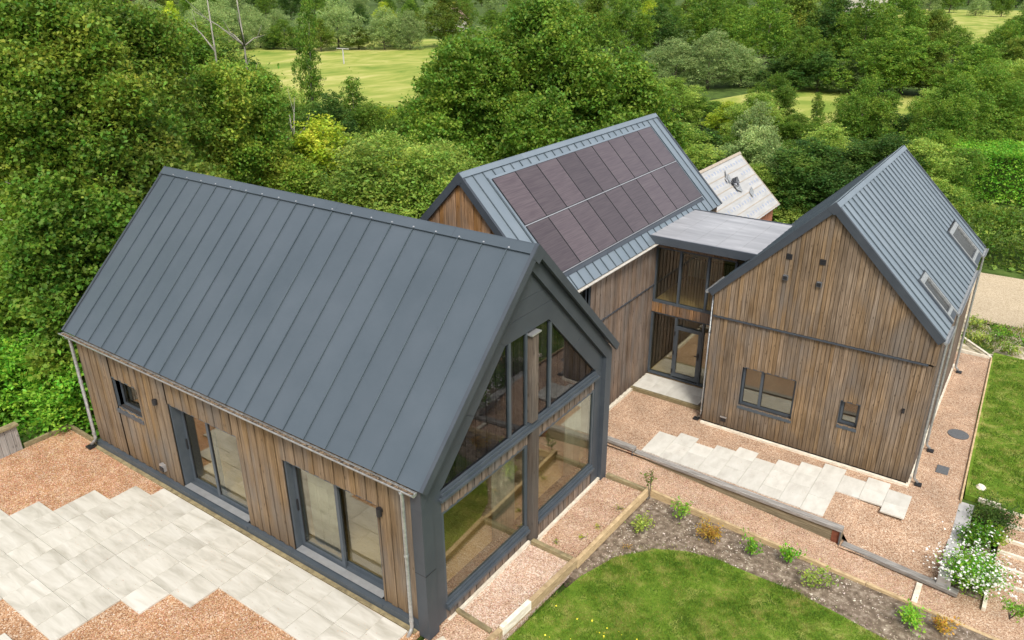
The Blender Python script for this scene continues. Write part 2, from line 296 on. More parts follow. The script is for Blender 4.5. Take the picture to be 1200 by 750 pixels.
def roof_side(S, t0, t1, pitch, m, parent, cap=.2, skip=(), seamh=.035, trays=True, seamw=.024, start=0.):
    n = max(1, round((t1-t0)/pitch)); w = (t1-t0)/n
    for i in range(n):
        a = t0+i*w; b = a+w; mb = MB(); mid = (a+b)/2
        cuts = [(0.02, S.L)]
        for (h0, h1, d0, d1) in skip:
            if h0 < mid < h1: cuts = [(0.02, d0), (d1, S.L)]
        for d0, d1 in cuts:
            if d1-d0 > .02: mb = MB(); S.slab(mb, a+.002, b-.002, d0, d1, -.006, 0.); mb.build('roof_tray', m, parent)
        if i:
            mb = MB(); cs = [(cap*.8, S.L-.004)]
            for (h0, h1, d0, d1) in skip:
                if h0-.02 < a < h1+.02: cs = [(cap*.8, d0), (d1, S.L-.004)]
            for d0, d1 in cs:
                if d1-d0 > .03: mb = MB(); S.slab(mb, a-seamw/2, a+seamw/2, d0, d1, -.004, seamh); mb.build('standing_seam', M['zinc_seam'], parent)
def window_unit(F, a0, a1, z0, z1, back, parent, mull=(), fw=.06, depth=.07, gl='glass', sill=True, silld=.14, name='window', sillout=.05):
    mb = MB(); o1 = -back; o0 = o1-depth
    fbox(mb, F, a0, a0+fw, z0, z1, o0, o1); fbox(mb, F, a1-fw, a1, z0, z1, o0, o1)
    fbox(mb, F, a0+fw, a1-fw, z0, z0+fw, o0, o1-.002); fbox(mb, F, a0+fw, a1-fw, z1-fw, z1, o0, o1-.002)
    for c in mull: fbox(mb, F, c-.04, c+.04, z0+fw, z1-fw, o0, o1+.004)
    w = mb.build(name, M['frame_metal'], parent)
    ed = [a0+fw]+[v for c in mull for v in (c-.04, c+.04)]+[a1-fw]
    for p, q in zip(ed[::2], ed[1::2]):
        g = MB(); fbox(g, F, p, q, z0+fw, z1-fw, o0+.03, o0+.036); g.build('pane', M[gl], w)
        for (x0, x1, y0, y1) in ((p, p+.012, z0+fw, z1-fw), (q-.012, q, z0+fw, z1-fw), (p+.012, q-.012, z0+fw, z0+fw+.012), (p+.012, q-.012, z1-fw-.012, z1-fw)): e = MB(); fbox(e, F, x0, x1, y0, y1, o0+.04, o1-.015); e.build('gasket', M['black_metal'], w)
    if sill:
        s = MB(); zt = z0-.004
        s.hexa([F(a0-.02, zt-.05, o0), F(a1+.02, zt-.05, o0), F(a1+.02, zt-.12, sillout), F(a0-.02, zt-.12, sillout), F(a0-.02, zt, o0), F(a1+.02, zt, o0), F(a1+.02, zt-.035, sillout), F(a0-.02, zt-.035, sillout)])
        s.build('sill', M['frame_metal'], w)
    # reveal lining
    rv = MB(); t = .015
    fbox(rv, F, a0-t, a0, z0, z1, o0, .035); fbox(rv, F, a1, a1+t, z0, z1, o0, .035); fbox(rv, F, a0-t, a1+t, z1, z1+t, o0, .035)
    rv.build('reveal', M['frame_metal'], w)
    return w
def pipe(parent, x, y, ztop, zbot, r=.038, m='galvanised', shoe=(0, -1), top=None, name='downpipe'):
    pts = ([top] if top else [])+[(x, y, ztop), (x, y, zbot+.22), (x+shoe[0]*.02, y+shoe[1]*.02, zbot+.15), (x+shoe[0]*.12, y+shoe[1]*.12, zbot+.06)]
    o = MB().tube(pts, r, 10).build(name, M[m], parent, smooth=True)
    for z in np.arange(zbot+.35, ztop, 1.4):
        b = MB().tube([(x, y, z-.02), (x, y, z+.02)], r+.008, 10).build('bracket', M[m], o)
    MB().box(x+shoe[0]*.14-.09, x+shoe[0]*.14+.09, y+shoe[1]*.14-.09, y+shoe[1]*.14+.09, zbot-.02, zbot+.025).build('drain_grate', M['black_metal'], o)
    return o
def gutter(parent, axis, c, z, t0, t1, sign, m='galvanised', r=.062, litter=False, inner=None):
    """half round trough open at the top; axis 'x' runs along x"""
    mb = MB(); n = 8; P = (lambda t, a, b: (t, c+a*sign, z+b)) if axis == 'x' else (lambda t, a, b: (c+a*sign, t, z+b))
    outer = [(r+r*math.cos(math.pi+math.pi*k/n), -r*math.sin(math.pi*k/n)) for k in range(n+1)]
    inn = [(r+(r-.006)*math.cos(math.pi+math.pi*k/n), -(r-.006)*math.sin(math.pi*k/n)) for k in range(n+1)][::-1]
    prof = outer+inn; N = len(prof)
    for t in (t0, t1): mb.v += [P(t, a, b) for a, b in prof]
    for k in range(N): j = (k+1) % N; mb.f.append((k, j, N+j, N+k))
    b = len(mb.v)
    for t in (t0, t1):
        i0 = len(mb.v); mb.v += [P(t, a, b2) for a, b2 in outer]; mb.f.append(tuple(range(i0, i0+n+1)))
    g = mb.build('gutter', M[m], parent, smooth=False)
    MB().tube([P(t0, 2*r-.002, .004), P(t1, 2*r-.002, .004)], .009, 6).build('gutter_lip', M[m], g)
    if litter:
        l = MB(); rr = random.Random(8); t = t0+.05
        while t < t1-.1:
            w = rr.uniform(.15, .5); e = min(t+w, t1-.05); zz = rr.uniform(-.035, -.018)
            pts = [P(t, .025, zz), P(e, .025, zz), P(e, 2*r-.025, zz), P(t, 2*r-.025, zz)]
            top = [(p[0], p[1], p[2]+.012) for p in pts]; l.hexa(pts+top); t = e
        l.build('leaf_litter', M['leaf_litter'], g)
    return g
wood('pier_timber', (.05, .036, .027), (.1, .075, .057), (.17, .135, .105))
# ================================================================== near building (single storey barn)
A = empty('timber_barn', (-2.8, 3.1, 0), 'long single storey timber barn with dark seamed roof and tall glazed gable beside the patio', 'house')
A0 = MB  # alias
def PA(o): o.parent = A; return o
class Par:  # parent wrapper keeping world coordinates
    pass
def root(o):
    o.location = (0, 0, 0); return o
root(A)
ZB = -3.0
holesA = [(-6.82, -5.81, 1.43, 2.18), (-4.69, -2.42, .12, 2.2), (-1.07, 1.32, .12, 2.2)]
FA = FY(.16)
wall(FA, -8.1, 2.2, -.05, 2.95, holesA, -.14, -.0, 'front_wall', M['dark_wall'], A)
boards(FY(.12), -8.12, 2.17, .125, 2.93, holesA, M['larch_warm'], A, pitch=.13)
# inner lining
wall(FY(.305), -7.95, 2.2, .05, 2.9, holesA, -.02, -.0, 'inner_lining', M['plaster'], A)
MB().box(-7.95, 2.2, 5.95, 5.97, .05, 2.9).build('inner_lining', M['plaster'], A)
MB().box(-7.97, -7.95, .33, 5.95, .05, 2.9).build('inner_lining', M['plaster'], A)
MB().box(-8.0, 2.2, .33, 5.95, -.1, .1).build('floor', M['floor_board'], A)
MB().box(-8.0, 2.15, .33, 5.95, 2.9, 2.93).build('ceiling', M['plaster'], A)
MB().box(-8.1, 2.2, 6.0, 6.2, ZB-.4, 2.95).build('back_wall', M['dark_wall'], A)
boards(lambda a, z, o: (a, 6.2+o, z), -8.1, 2.2, ZB+.1, 2.93, [], M['larch_brown'], A, pitch=.145, stuff=True)
gp = [(.16, -.05), (6.2, -.05), (6.2, 2.9), (3.12, 5.98), (.16, 3.0)]
MB().prism(gp, lambda a, c, h: (h, a, c), -8.1, -8.0).build('end_wall', M['dark_wall'], A)
boards(FXN(-8.1), .12, 6.2, -.02, lambda a: 6.02-abs(a-3.12)*.985, [], M['larch_brown'], A, apex=3.12, stuff=True)
# plinth, sill tracks
mb = MB().box(-8.12, 2.2, -.0, .14, -.12, .06).build('plinth', M['frame_metal'], A)
MB().box(-8.12, 2.2, .0, .1, .062, .112).build('plinth_flashing', M['frame_metal'], A)
SA = Slope('x', 3.12, 6.13, -.07, 3.03); SA2 = Slope('x', 3.12, 6.13, 6.31, 3.03)
roof_side(SA, -8.19, 2.52, .54, M['zinc'], A, seamh=.03, seamw=.018)
roof_side(SA2, -8.19, 2.52, .54, M['zinc'], A, seamh=.03, seamw=.018)
for S_ in (SA, SA2):
    mb = MB(); S_.slab(mb, -8.17, 2.2, .06, S_.L-.05, -.16, -.012); mb.build('roof_deck', M['dark_wall'], A)
def ridge_cap(Sa, Sb, t0, t1, m, parent, w=.17, joints=3.0):
    t = t0
    while t < t1-.05:
        e = min(t+joints, t1); mb = MB()
        if t1-e < .6: e = t1
        for S_ in (Sa, Sb): S_.slab(mb, t+.002, e-.002, -.012, w, .03, .048); S_.slab(mb, t+.002, e-.002, w-.012, w, -.002, .03)
        mb.build('ridge_cap', m, parent); t = e
ridge_cap(SA, SA2, -8.21, 2.55, M['zinc'], A)
scr = MB(); t = -7.7
while t < 2.4:
    SA.slab(scr, t, t+.03, .13, .155, .05, .062); t += .54
tag(scr.build('ridge_clip', M['silver'], A), kind='stuff')
# verge trims on both gables
for x0, x1 in ((2.49, 2.56), (-8.23, -8.17)):
    for S_ in (SA, SA2):
        mb = MB(); S_.slab(mb, x0, x1, -.01, S_.L, -.1, .05 if x0 > 0 else .03); mb.build('verge_trim', M['zinc_trim'], A)
# gable portal frame: outer band, recessed inner band, openings
def hp(off, zb=-.36, y0=-.01, y1=6.26, k=.985, ap=3.12):
    return y0+off, y1-off, zb, ap
GX = lambda a, c, h: (h, a, c)
def roofz(y, drop): return 6.13-drop-abs(y-3.12)*.985
# outer band pieces (posts, rakes)
ob = .25; D1 = .08; D2 = D1+.37
ZG = -.4
zL = roofz(-.0, D1+.0)
post = MB(); post.prism([(-.01, ZG+.3), (ob, ZG+.3), (ob, roofz(ob, D2)-.002), (-.01, roofz(-.01, D2)-.0)], GX, 2.2, 2.43); post.build('portal_post', M['zinc_trim'], A)
post = MB(); post.prism([(6.26-ob, ZG), (6.26, ZG), (6.26, roofz(6.26, D2)), (6.26-ob, roofz(6.26-ob, D2)-.002)], GX, 2.2, 2.43); post.build('portal_post', M['zinc_trim'], A)
rk = MB(); rk.prism([(-.01, roofz(-.01, D2)+.002), (-.01, roofz(-.01, D1)), (3.12, roofz(3.12, D1)), (3.12, roofz(3.12, D2))], GX, 2.2, 2.43); rk.build('portal_rake', M['zinc_trim'], A)
rk = MB(); rk.prism([(6.26, roofz(6.26, D2)+.002), (3.122, roofz(3.122, D2)), (3.122, roofz(3.122, D1)), (6.26, roofz(6.26, D1))], GX, 2.2, 2.43); rk.build('portal_rake', M['zinc_trim'], A)
# inner band
IX = 2.34; OB0, OB1 = .62, 5.66; TB0, TB1, TZ, BZ = 2.42, 3.82, 4.5, 2.66
pc = [
 [(ob+.003, ZG+.3), (.56, ZG+.3), (.56, BZ-.02), (ob+.003, roofz(ob, D2)-.35)],
 [(6.26-ob-.003, ZG), (6.26-ob-.003, roofz(6.26-ob, D2)-.35), (5.72, BZ-.02), (5.72, ZG)],
 [(ob+.003, roofz(ob, D2)-.346), (.56, BZ-.017), (OB0, BZ), (1.5, BZ+(TZ-BZ)*(1.5-OB0)/(TB0-OB0)), (1.18, roofz(1.18, D2)-.004), (ob+.003, roofz(ob, D2)-.004)],
 [(1.505, BZ+(TZ-BZ)*(1.505-OB0)/(TB0-OB0)), (TB0, TZ), (2.13, roofz(2.13, D2)-.004), (1.185, roofz(1.185, D2)-.004)],
 [(6.26-ob-.003, roofz(6.26-ob, D2)-.346), (6.26-ob-.003, roofz(6.26-ob, D2)-.004), (5.1, roofz(5.1, D2)-.004), (4.78, BZ+(TZ-BZ)*(OB1-4.78)/(OB1-TB1)), (OB1, BZ), (5.72, BZ-.017)],
 [(4.775, BZ+(TZ-BZ)*(OB1-4.775)/(OB1-TB1)), (5.095, roofz(5.095, D2)-.004), (4.13, roofz(4.13, D2)-.004), (TB1, TZ)],
 [(TB0+.003, TZ+.002), (TB1-.003, TZ+.002), (4.126, roofz(4.126, D2)-.005), (3.95, 4.86), (2.3, 4.86), (2.134, roofz(2.134, D2)-.005)],
 [(2.31, 4.866), (3.94, 4.866), (3.94, roofz(3.94, D2)-.006), (3.63, 5.17), (2.61, 5.17), (2.31, roofz(2.31, D2)-.006)],
 [(2.62, 5.176), (3.62, 5.176), (3.62, roofz(3.62, D2)-.01), (3.12, roofz(3.12, D2)-.008), (2.62, roofz(2.62, D2)-.01)]]
for i, p in enumerate(pc):
    MB().prism(p, GX, 2.2, IX-.002*(i % 2)).build('gable_panel', M['zinc_trim'], A)
# vertical joint lines on posts
MB().box(2.2, 2.436, -.012, ob+.002, 1.28, 1.29).build('post_joint', M['black_metal'], A)
# mid rail with two ribs, sill
r1 = MB(); r1.box(2.27, 2.38, .56, 5.73, 2.49, 2.55); r1.box(2.28, 2.42, .5, 5.79, 2.44, 2.485); r1.box(2.3, 2.345, .56, 5.73, 2.555, 2.585)
r1.build('mid_rail', M['frame_metal'], A)
for a, b in ((.56, 3.12), (3.44, 5.73)):
    s1 = MB(); s1.box(2.27, 2.37, a, b, .17, .22); s1.box(2.3, 2.41, a, b, .1, .165); s1.build('window_sill', M['frame_metal'], A)
# timber band between glass and rail; lower timber band
boards(FX(2.3), .57, 5.72, 2.16, 2.435, [(3.12, 3.44, 2, 3)], M['larch_grey'], A, pitch=.1)
boards(FX(2.3), .57, 3.12, -.22, .095, [], M['larch_grey'], A, pitch=.1)
boards(FX(2.3), 3.44, 5.72, -.42, .095, [], M['larch_grey'], A, pitch=.1)
MB().box(2.0, 2.29, .4, 5.9, -.5, .2).build('upstand', M['dark_wall'], A)
MB().box(2.1, 2.29, .57, 5.72, 2.17, 2.5).build('transom', M['dark_wall'], A)
# timber pier
MB().box(2.18, 2.42, 3.17, 3.39, -.2, 2.43).build('timber_pier', M['pier_timber'], A)
MB().box(2.18, 2.4, 3.18, 3.38, 2.6, 4.42).build('timber_pier', M['pier_timber'], A)
MB().box(2.16, 2.43, 3.13, 3.43, 4.422, 4.45).build('pier_cap', M['silver'], A)
# lower panes and frames
for a, b in ((.56, 3.12), (3.44, 5.73)):
    fr = MB(); fr.box(2.25, 2.33, a, a+.06, .22, 2.16); fr.box(2.25, 2.33, b-.07, b, .22, 2.16); fr.box(2.25, 2.328, a+.06, b-.07, .22, .27); fr.box(2.25, 2.328, a+.06, b-.07, 2.11, 2.16)
    w = fr.build('picture_window', M['frame_metal'], A)
    MB().box(2.295, 2.302, a+.06, b-.07, .27, 2.11).build('pane', M['glass'], w)
# upper glazing: vertical dark boards behind glass
def upz(y): return min(TZ, BZ+(TZ-BZ)*(y-OB0)/(TB0-OB0), BZ+(TZ-BZ)*(OB1-y)/(OB1-TB1))
boards(FX(2.2), OB0+.02, OB1-.02, 2.56, lambda a: upz(a)+.03, [], M['dark_timber'], A, pitch=.15, name='dark_board', proud=.02)
MB().prism([(.45, 2.5), (5.8, 2.5), (5.8, 2.75), (3.9, 4.65), (2.35, 4.65), (.45, 2.75)], GX, 2.15, 2.195).build('backing', M['dark_wall'], A)
for y0, y1 in ((OB0, 2.52), (2.6, 3.12), (3.44, 3.86), (3.94, OB1)):
    ys = sorted({y0, y1, *[c for c in (TB0, TB1) if y0 < c < y1]})
    MB().prism([(y0, 2.59), (y1, 2.59)]+[(c, upz(c)) for c in ys[::-1] if upz(c) > 2.6], GX, 2.295, 2.301).build('gable_pane', M['dark_glass'], A)
for y in (2.56, 3.9):
    MB().box(2.27, 2.335, y-.035, y+.035, 2.59, min(TZ, upz(y))).build('mullion', M['frame_metal'], A)
MB().box(2.27, 2.33, 3.07, 3.12, 2.59, TZ).build('mullion', M['frame_metal'], A)
# base light strip
MB().box(2.345, 2.40, .57, 3.14, -.28, -.13).build('base_strip', M['pale_timber'], A)
MB().box(2.345, 2.40, 3.42, 6.2, -.5, -.27).build('base_strip', M['pale_timber'], A)
# windows and doors on the long side
window_unit(FY(.12), -6.82, -5.81, 1.43, 2.18, .12, A, gl='glass', sillout=.06)
def slider(x0, x1, leaves, threshold=True):
    F = FY(.12); z0, z1 = .12, 2.2
    f = MB(); fbox(f, F, x0, x0+.05, z0, z1, -.28, .0); fbox(f, F, x1-.05, x1, z0, z1, -.28, .0); fbox(f, F, x0+.05, x1-.05, z1-.05, z1, -.28, 0); fbox(f, F, x0+.05, x1-.05, z0, z0+.03, -.28, -.02)
    d = f.build('sliding_door', M['frame_metal'], A)
    for a, b, back in leaves:
        g = MB(); w = .075; zb = z0+.035; zt = z1-.055; o0, o1 = -back-.05, -back
        fbox(g, F, a, a+w, zb, zt, o0, o1); fbox(g, F, b-w, b, zb, zt, o0, o1); fbox(g, F, a+w, b-w, zb, zb+.09, o0, o1-.002); fbox(g, F, a+w, b-w, zt-w, zt, o0, o1-.002)
        g.build('door_leaf', M['frame_metal'], d)
        p = MB(); fbox(p, F, a+w, b-w, zb+.09, zt-w, o0+.02, o0+.026); p.build('pane', M['glass'], d)
        for q in ((a+w, a+w+.014, zb+.09, zt-w), (b-w-.014, b-w, zb+.09, zt-w)): e = MB(); fbox(e, F, *q, o0+.028, o1-.01); e.build('gasket', M['black_metal'], d)
    s = MB(); fbox(s, F, x0+.06, x1-.06, z0+.03, z0+.045, -leaves[1][2] if 0 else -.1, .05); s.build('threshold', M['pale_timber'] if 0 else M['silver'], d)
    s = MB(); fbox(s, F, x0-.02, x1+.02, .055, z0-.003, .05, .14); s.build('sill', M['frame_metal'], d)
    h = MB(); a, b, back = leaves[0]; fbox(h, F, a+.02, a+.045, 1.0, 1.25, -back, -back+.035); h.build('handle', M['black_metal'], d)
    return d
slider(-4.69, -2.42, [(-4.64, -3.55, .2), (-3.68, -2.47, .13)])
slider(-1.07, 1.32, [(-1.02, .16, .13), (.04, 1.27, .2)])
# gutter, downpipes, lights, vent
gutter(A, 'x', -.05, 2.985, -8.24, 2.4, -1, 'galvanised', .06, litter=True)
pipe(A, -8.05, -.04, 2.84, 0, shoe=(-.7, -.7), top=(-8.05, -.11, 2.92))
pipe(A, 2.1, -.08, 2.84, -.12, r=.036, shoe=(0, -1), top=(2.1, -.11, 2.92))
def wall_light(parent, F, a, z, r=.045, h=.13, name='wall_light'):
    p = F(a, z-h/2, .09); q = F(a, z+h/2, .09)
    o = MB().tube([p, q], r, 12).build(name, M['black_metal'], parent)
    m_ = MB(); fbox(m_, F, a-.02, a+.02, z-.03, z+.03, .02, .07); m_.build('bracket', M['black_metal'], o)
wall_light(A, FY(.12), -5.06, 2.14, .05, .12); wall_light(A, FY(.12), 1.43, 2.14, .05, .15)
v = MB(); fbox(v, FY(.12), -5.42, -5.26, .3, .46, .02, .1); v = v.build('vent_cowl', M['silver'], A)
vv = MB(); fbox(vv, FY(.12), -5.405, -5.275, .305, .41, .1, .125); vv.build('vent_grille', M['black_metal'], v)
# inside things seen through the glass
def curtain(x0, y0, x1, y1, z0, z1, label):
    mb = MB(); n = 40; d = Vector((x1-x0, y1-y0, 0)); L_ = d.length; nn = Vector((-d.y, d.x, 0))/L_
    for i in range(n+1):
        p = Vector((x0, y0, 0))+d*(i/n)+nn*(.045*math.sin(i*1.9)+.012*math.sin(i*4.1))
        for z, k in ((z0, 1), (z1, .8)): mb.v.append((p.x, p.y, z))
    for i in range(n): mb.f.append((2*i, 2*i+2, 2*i+3, 2*i+1))
    o = mb.build('curtain', M['curtain'], None, smooth=True, fix=False)
    so = o.modifiers.new('thickness', 'SOLIDIFY'); so.thickness = .004
    return tag(o, label, 'curtain', 'curtains inside the barn')
curtain(2.08, .64, 2.02, .85, .14, 2.3, 'narrow pale curtain at the near edge of the large gable window')
curtain(2.05, 2.35, 2.05, 3.05, .14, 2.35, 'sheer pale curtain gathered beside the timber pier of the gable window')
curtain(2.05, 5.0, 2.05, 5.6, .14, 2.35, 'sheer pale curtain at the far side of the gable window')
curtain(-.95, .5, -.1, .52, .14, 2.3, 'pale curtain behind the left leaf of the nearer sliding door')
pl = empty('pendant_lamp', (1.0, 4.4, 1.9), 'round white pendant lamp hanging inside the far gable window', 'lamp')
mb = MB(); n = 16
for i in range(9):
    t = math.pi*i/8
    for k in range(n): mb.v.append((.24*math.sin(t)*math.cos(2*math.pi*k/n), .24*math.sin(t)*math.sin(2*math.pi*k/n), .2*math.cos(t)))
for i in range(8):
    for k in range(n): mb.f.append((i*n+k, i*n+(k+1) % n, (i+1)*n+(k+1) % n, (i+1)*n+k))
mb.build('lamp_shade', M['curtain'], pl, smooth=True, fix=False)
MB().tube([(0, 0, .2), (0, 0, 1.0)], .006, 5).build('cord', M['black_metal'], pl)
tb = empty('table', (.6, 4.5, .1), 'low timber table standing inside the far gable window', 'table')
MB().box(-.5, .5, -.8, .8, .68, .72).build('table_top', M['larch_grey'], tb)
for a in (-.42, .42):
    for b in (-.7, .7): MB().box(a-.03, a+.03, b-.03, b+.03, 0, .68).build('leg', M['black_metal'], tb)

# ================================================================== north wing with solar panels
B = root(empty('solar_wing', (0, 0, 0), 'two storey timber wing with rows of dark solar panels on its grey metal roof', 'house'))
ZT = -2.96
bx, bm_, bz, br = -.874, -3.95, 2.218, 5.373; by0, by1 = 9.08, 21.49
SB = Slope('y', bm_, br, bx, bz); SB2 = Slope('y', bm_, br, 2*bm_-bx, bz)
roof_side(SB, by0, by1, .46, M['zinc_skylit'], B, cap=.15, skip=[(10.02, 20.44, .41, 3.9)], seamw=.024, seamh=.03)
roof_side(SB2, by0, by1, .46, M['zinc_skylit'], B, cap=.15)
mb = MB(); SB.slab(mb, 10.02, 20.44, .41, 3.9, -.03, -.01); mb.build('panel_tray', M['zinc_trim'], B)
ridge_cap(SB, SB2, by0-.01, by1+.01, M['zinc_skylit'], B, .15)
for S_ in (SB, SB2):
    mb = MB(); S_.slab(mb, by0+.1, by1-.05, .05, S_.L-.08, -.2, -.035); mb.build('roof_deck', M['dark_wall'], B)
    for y in (by0, by1-.04):
        mb = MB(); S_.slab(mb, y-.03, y+.06, -.01, S_.L, -.17, -.01); S_.slab(mb, y-.03, y+.06, -.01, S_.L, -.008, .035); mb.build('verge_trim', M['zinc_trim'], B)
    mb = MB(); S_.slab(mb, by0, by1, S_.L-.04, S_.L, -.12, -.012); mb.build('fascia', M['zinc_trim'], B)
# panels: 9 by 2
for i in range(9):
    for j, (s0, s1) in enumerate(((.45, 2.085), (2.125, 3.765))):
        y0 = 10.13+i*1.138; mb = MB(); SB.slab(mb, y0+.02, y0+1.118, s0+.012, s1-.012, .03, .062)
        p = mb.build('solar_panel', M['solar'], B); f = MB()
        for q in ((y0+.006, y0+.0195, s0, s1), (y0+1.1185, y0+1.132, s0, s1), (y0+.02, y0+1.118, s0, s0+.0115), (y0+.02, y0+1.118, s1-.0115, s1)): SB.slab(f, *q, .0, .068)
        f.build('panel_frame', M['black_metal'], p)
mb = MB(); SB.slab(mb, 10.13, 20.38, 2.09, 2.12, .02, .05); mb.build('panel_rail', M['silver'], B)
mb = MB(); SB.slab(mb, 10.13, 20.38, 3.77, 3.79, .02, .06); mb.build('panel_rail', M['silver'], B)
mb = MB(); SB.slab(mb, 10.05, 20.42, 3.795, 3.93, -.005, .03); mb.build('lower_flashing', M['zinc_trim'], B)
for q in ((10.03, 10.125, .36, 3.93), (20.385, 20.46, .36, 3.93), (10.125, 20.385, .37, .44)):
    mb = MB(); SB.slab(mb, *q, -.005, .04); mb.build('side_flashing', M['zinc_skylit'], B)
# walls
hB = [(10.35, 11.5, .7, 1.96)]
wall(FX(-1.1), 9.2, 21.4, ZT-.2, 2.2, hB, -.1, 0, 'courtyard_wall', M['dark_wall'], B)
boards(FX(-1.08), 9.2, 16.02, ZT+.1, .56, [], M['larch_grey'], B, pitch=.15, base=0)
boards(FX(-1.08), 9.2, 16.02, .6, 2.12, hB, M['larch_grey'], B, pitch=.15, base=.025)
MB().box(-1.08, -1.0, 9.2, 16.02, .562, .598).build('storey_flashing', M['zinc_trim'], B)
boards(FX(-1.08), 19.4, 21.4, ZT+.1, 2.12, [], M['larch_grey'], B, pitch=.15, stuff=True)
window_unit(FX(-1.06), 10.35, 11.5, .7, 1.96, .1, B, mull=(10.9,))
MB().box(-6.9, -6.8, 9.2, 21.4, ZT-.2, 2.2).build('rear_wall', M['dark_wall'], B)
for y0, y1, nm in ((9.2, 9.3, 'gable_wall'), (21.3, 21.4, 'gable_wall')):
    MB().prism([(-6.9, ZT-.2), (-1.1, ZT-.2), (-1.1, 2.1), (-3.95, 5.12), (-6.9, 2.1)], lambda a, c, h: (a, h, c), y0, y1).build(nm, M['dark_wall'], B)
boards(FY(9.2), -6.9, -1.02, ZT+.1, lambda a: 5.2-abs(a+3.95)*1.025, [], M['larch_orange'], B, pitch=.15, apex=-3.95)
boards(lambda a, z, o: (a, 21.4+o, z), -6.9, -1.02, ZT+.1, lambda a: 5.2-abs(a+3.95)*1.025, [], M['larch_orange'], B, pitch=.15, apex=-3.95, stuff=True)
MB().box(-1.08, -.96, 9.2, 16.0, ZT-.05, ZT+.07).build('base_strip', M['pale_timber'], B)
gutter(B, 'y', -.87, 2.2, by0-.02, 15.5, 1, 'gutter_cream', .055)
# ================================================================== link
K = root(empty('glazed_link', (0, 0, 0), 'flat roofed glazed link with grey metal door between the solar wing and the east wing', 'house'))
zl = 2.47; lf, lb = 15.5, 19.35
mb = MB(); mb.hexa([(-1.3, lf, zl-.26), (2.5, lf, zl-.26), (2.3, lb, zl-.26), (-1.7, lb, zl-.26), (-1.16, lf+.06, zl-.03), (2.52, lf+.06, zl-.03), (2.52, lb-.06, zl-.03), (-1.16, lb-.06, zl-.03)])
mb = MB(); mb.box(-1.1, 2.54, lf+.07, lb-.07, zl-.2, zl-.02); mb.build('flat_roof', M['flat_roof'], K)
for y in (lf, lb-.07):
    mb = MB(); mb.hexa([(-.86, y, zl-.26), (2.2, y, zl-.26), (2.2, y+.07, zl-.26), (-.86, y+.07, zl-.26), (-1.12, y, zl), (2.56, y, zl), (2.56, y+.07, zl), (-1.12, y+.07, zl)])
    mb.build('fascia', M['zinc_trim'], K)
MB().box(-.86, 2.3, lf+.07, 16.2, zl-.262, zl-.21).build('soffit', M['larch_orange'], K)
for i, x in enumerate((-.4, .35, 1.1, 1.85)):  # membrane laps
    MB().box(x, x+.04, lf+.08, lb-.08, zl-.02, zl-.014).build('membrane_lap', M['flat_roof'], K)
YL = 16.03
boards(FY(YL), -1.06, 1.78, 1.96, 2.205, [], M['larch_orange'], K, pitch=.13)
boards(FY(YL), -1.06, 1.78, -.42, -.06, [], M['larch_orange'], K, pitch=.13)
MB().box(-1.06, 1.78, YL+.02, YL+.3, -.42, -.06).build('floor_edge', M['dark_wall'], K)
MB().box(-1.06, 1.78, YL+.02, 19.2, -.2, -.07).build('upper_floor', M['floor_board'], K)
MB().box(-1.06, 1.78, YL+.02, 19.2, ZT-.1, ZT+.12).build('floor', M['floor_board'], K)
MB().box(-1.06, 1.78, 19.1, 19.2, ZT, 2.2).build('rear_wall', M['plaster'], K)
def glazed(z0, z1, xs, nm, inner=.06):
    f = MB(); F = FY(YL); fbox(f, F, xs[0], xs[-1], z0, z0+.07, -.12, .03); fbox(f, F, xs[0], xs[-1], z1-.06, z1, -.12, .0)
    for x in xs: fbox(f, F, x-.035, x+.035, z0+.07, z1-.06, -.12, .01)
    w = f.build(nm, M['frame_metal'], K)
    for a, b in zip(xs, xs[1:]):
        p = MB(); fbox(p, F, a+.035, b-.035, z0+.07, z1-.06, -.07, -.064); p.build('pane', M['glass'], w)
    return w
glazed(-.06, 1.96, [-1.03, -.14, .84, 1.75], 'upper_glazing')
w = glazed(ZT+.12, -.42, [-1.03, -.12, .87, 1.75], 'lower_glazing')
d = MB(); F = FY(YL-.03); fbox(d, F, -.12, .0, -2.72, -.78, -.06, 0); fbox(d, F, .74, .86, -2.72, -.78, -.06, 0); fbox(d, F, 0, .74, -2.72, -2.58, -.06, -.002); fbox(d, F, 0, .74, -.9, -.78, -.06, -.002)
d = d.build('entrance_door', M['frame_metal'], K)
p = MB(); fbox(p, F, 0, .74, -2.58, -.9, -.045, -.04); p.build('pane', M['glass'], d)
h = MB(); fbox(h, F, .78, .82, -1.85, -1.6, 0, .04); fbox(h, F, .68, .8, -1.72, -1.69, .04, .06); h.build('handle', M['black_metal'], d)
for z in (-1.05, -1.8, -2.5):
    h = MB(); fbox(h, F, -.14, -.09, z-.07, z+.07, .0, .03); h.build('hinge', M['black_metal'], d)
# railing inside the upper floor
rl = root(empty('railing', (0, 0, 0), 'dark vertical bar railing seen through the upper glazing of the link', 'railing'))
for i in range(20): MB().box(-1.0+i*.14, -.985+i*.14, 18.2, 18.22, -.07, .98).build('baluster', M['black_metal'], rl)
MB().box(-1.05, 1.75, 18.18, 18.24, .98, 1.02).build('handrail', M['black_metal'], rl)
# stone step in front of the door
st = root(empty('entrance_step', (0, 0, 0), 'pale slab step with timber edge in front of the link door', 'step'))
for i in range(4):
    for j, (y0, y1) in enumerate(((14.78, 15.36), (15.365, 15.93))):
        x0 = -1.0+i*.603
        if x0 < 1.75: MB().box(x0+.003, min(x0+.6, 1.78), y0, y1, ZT+.02, ZT+.11).build('paving_slab', M['paving_pale'], st)
MB().box(-1.05, 1.8, 14.66, 14.775, ZT-.05, ZT+.11).build('timber_edge', M['old_edging'], st)
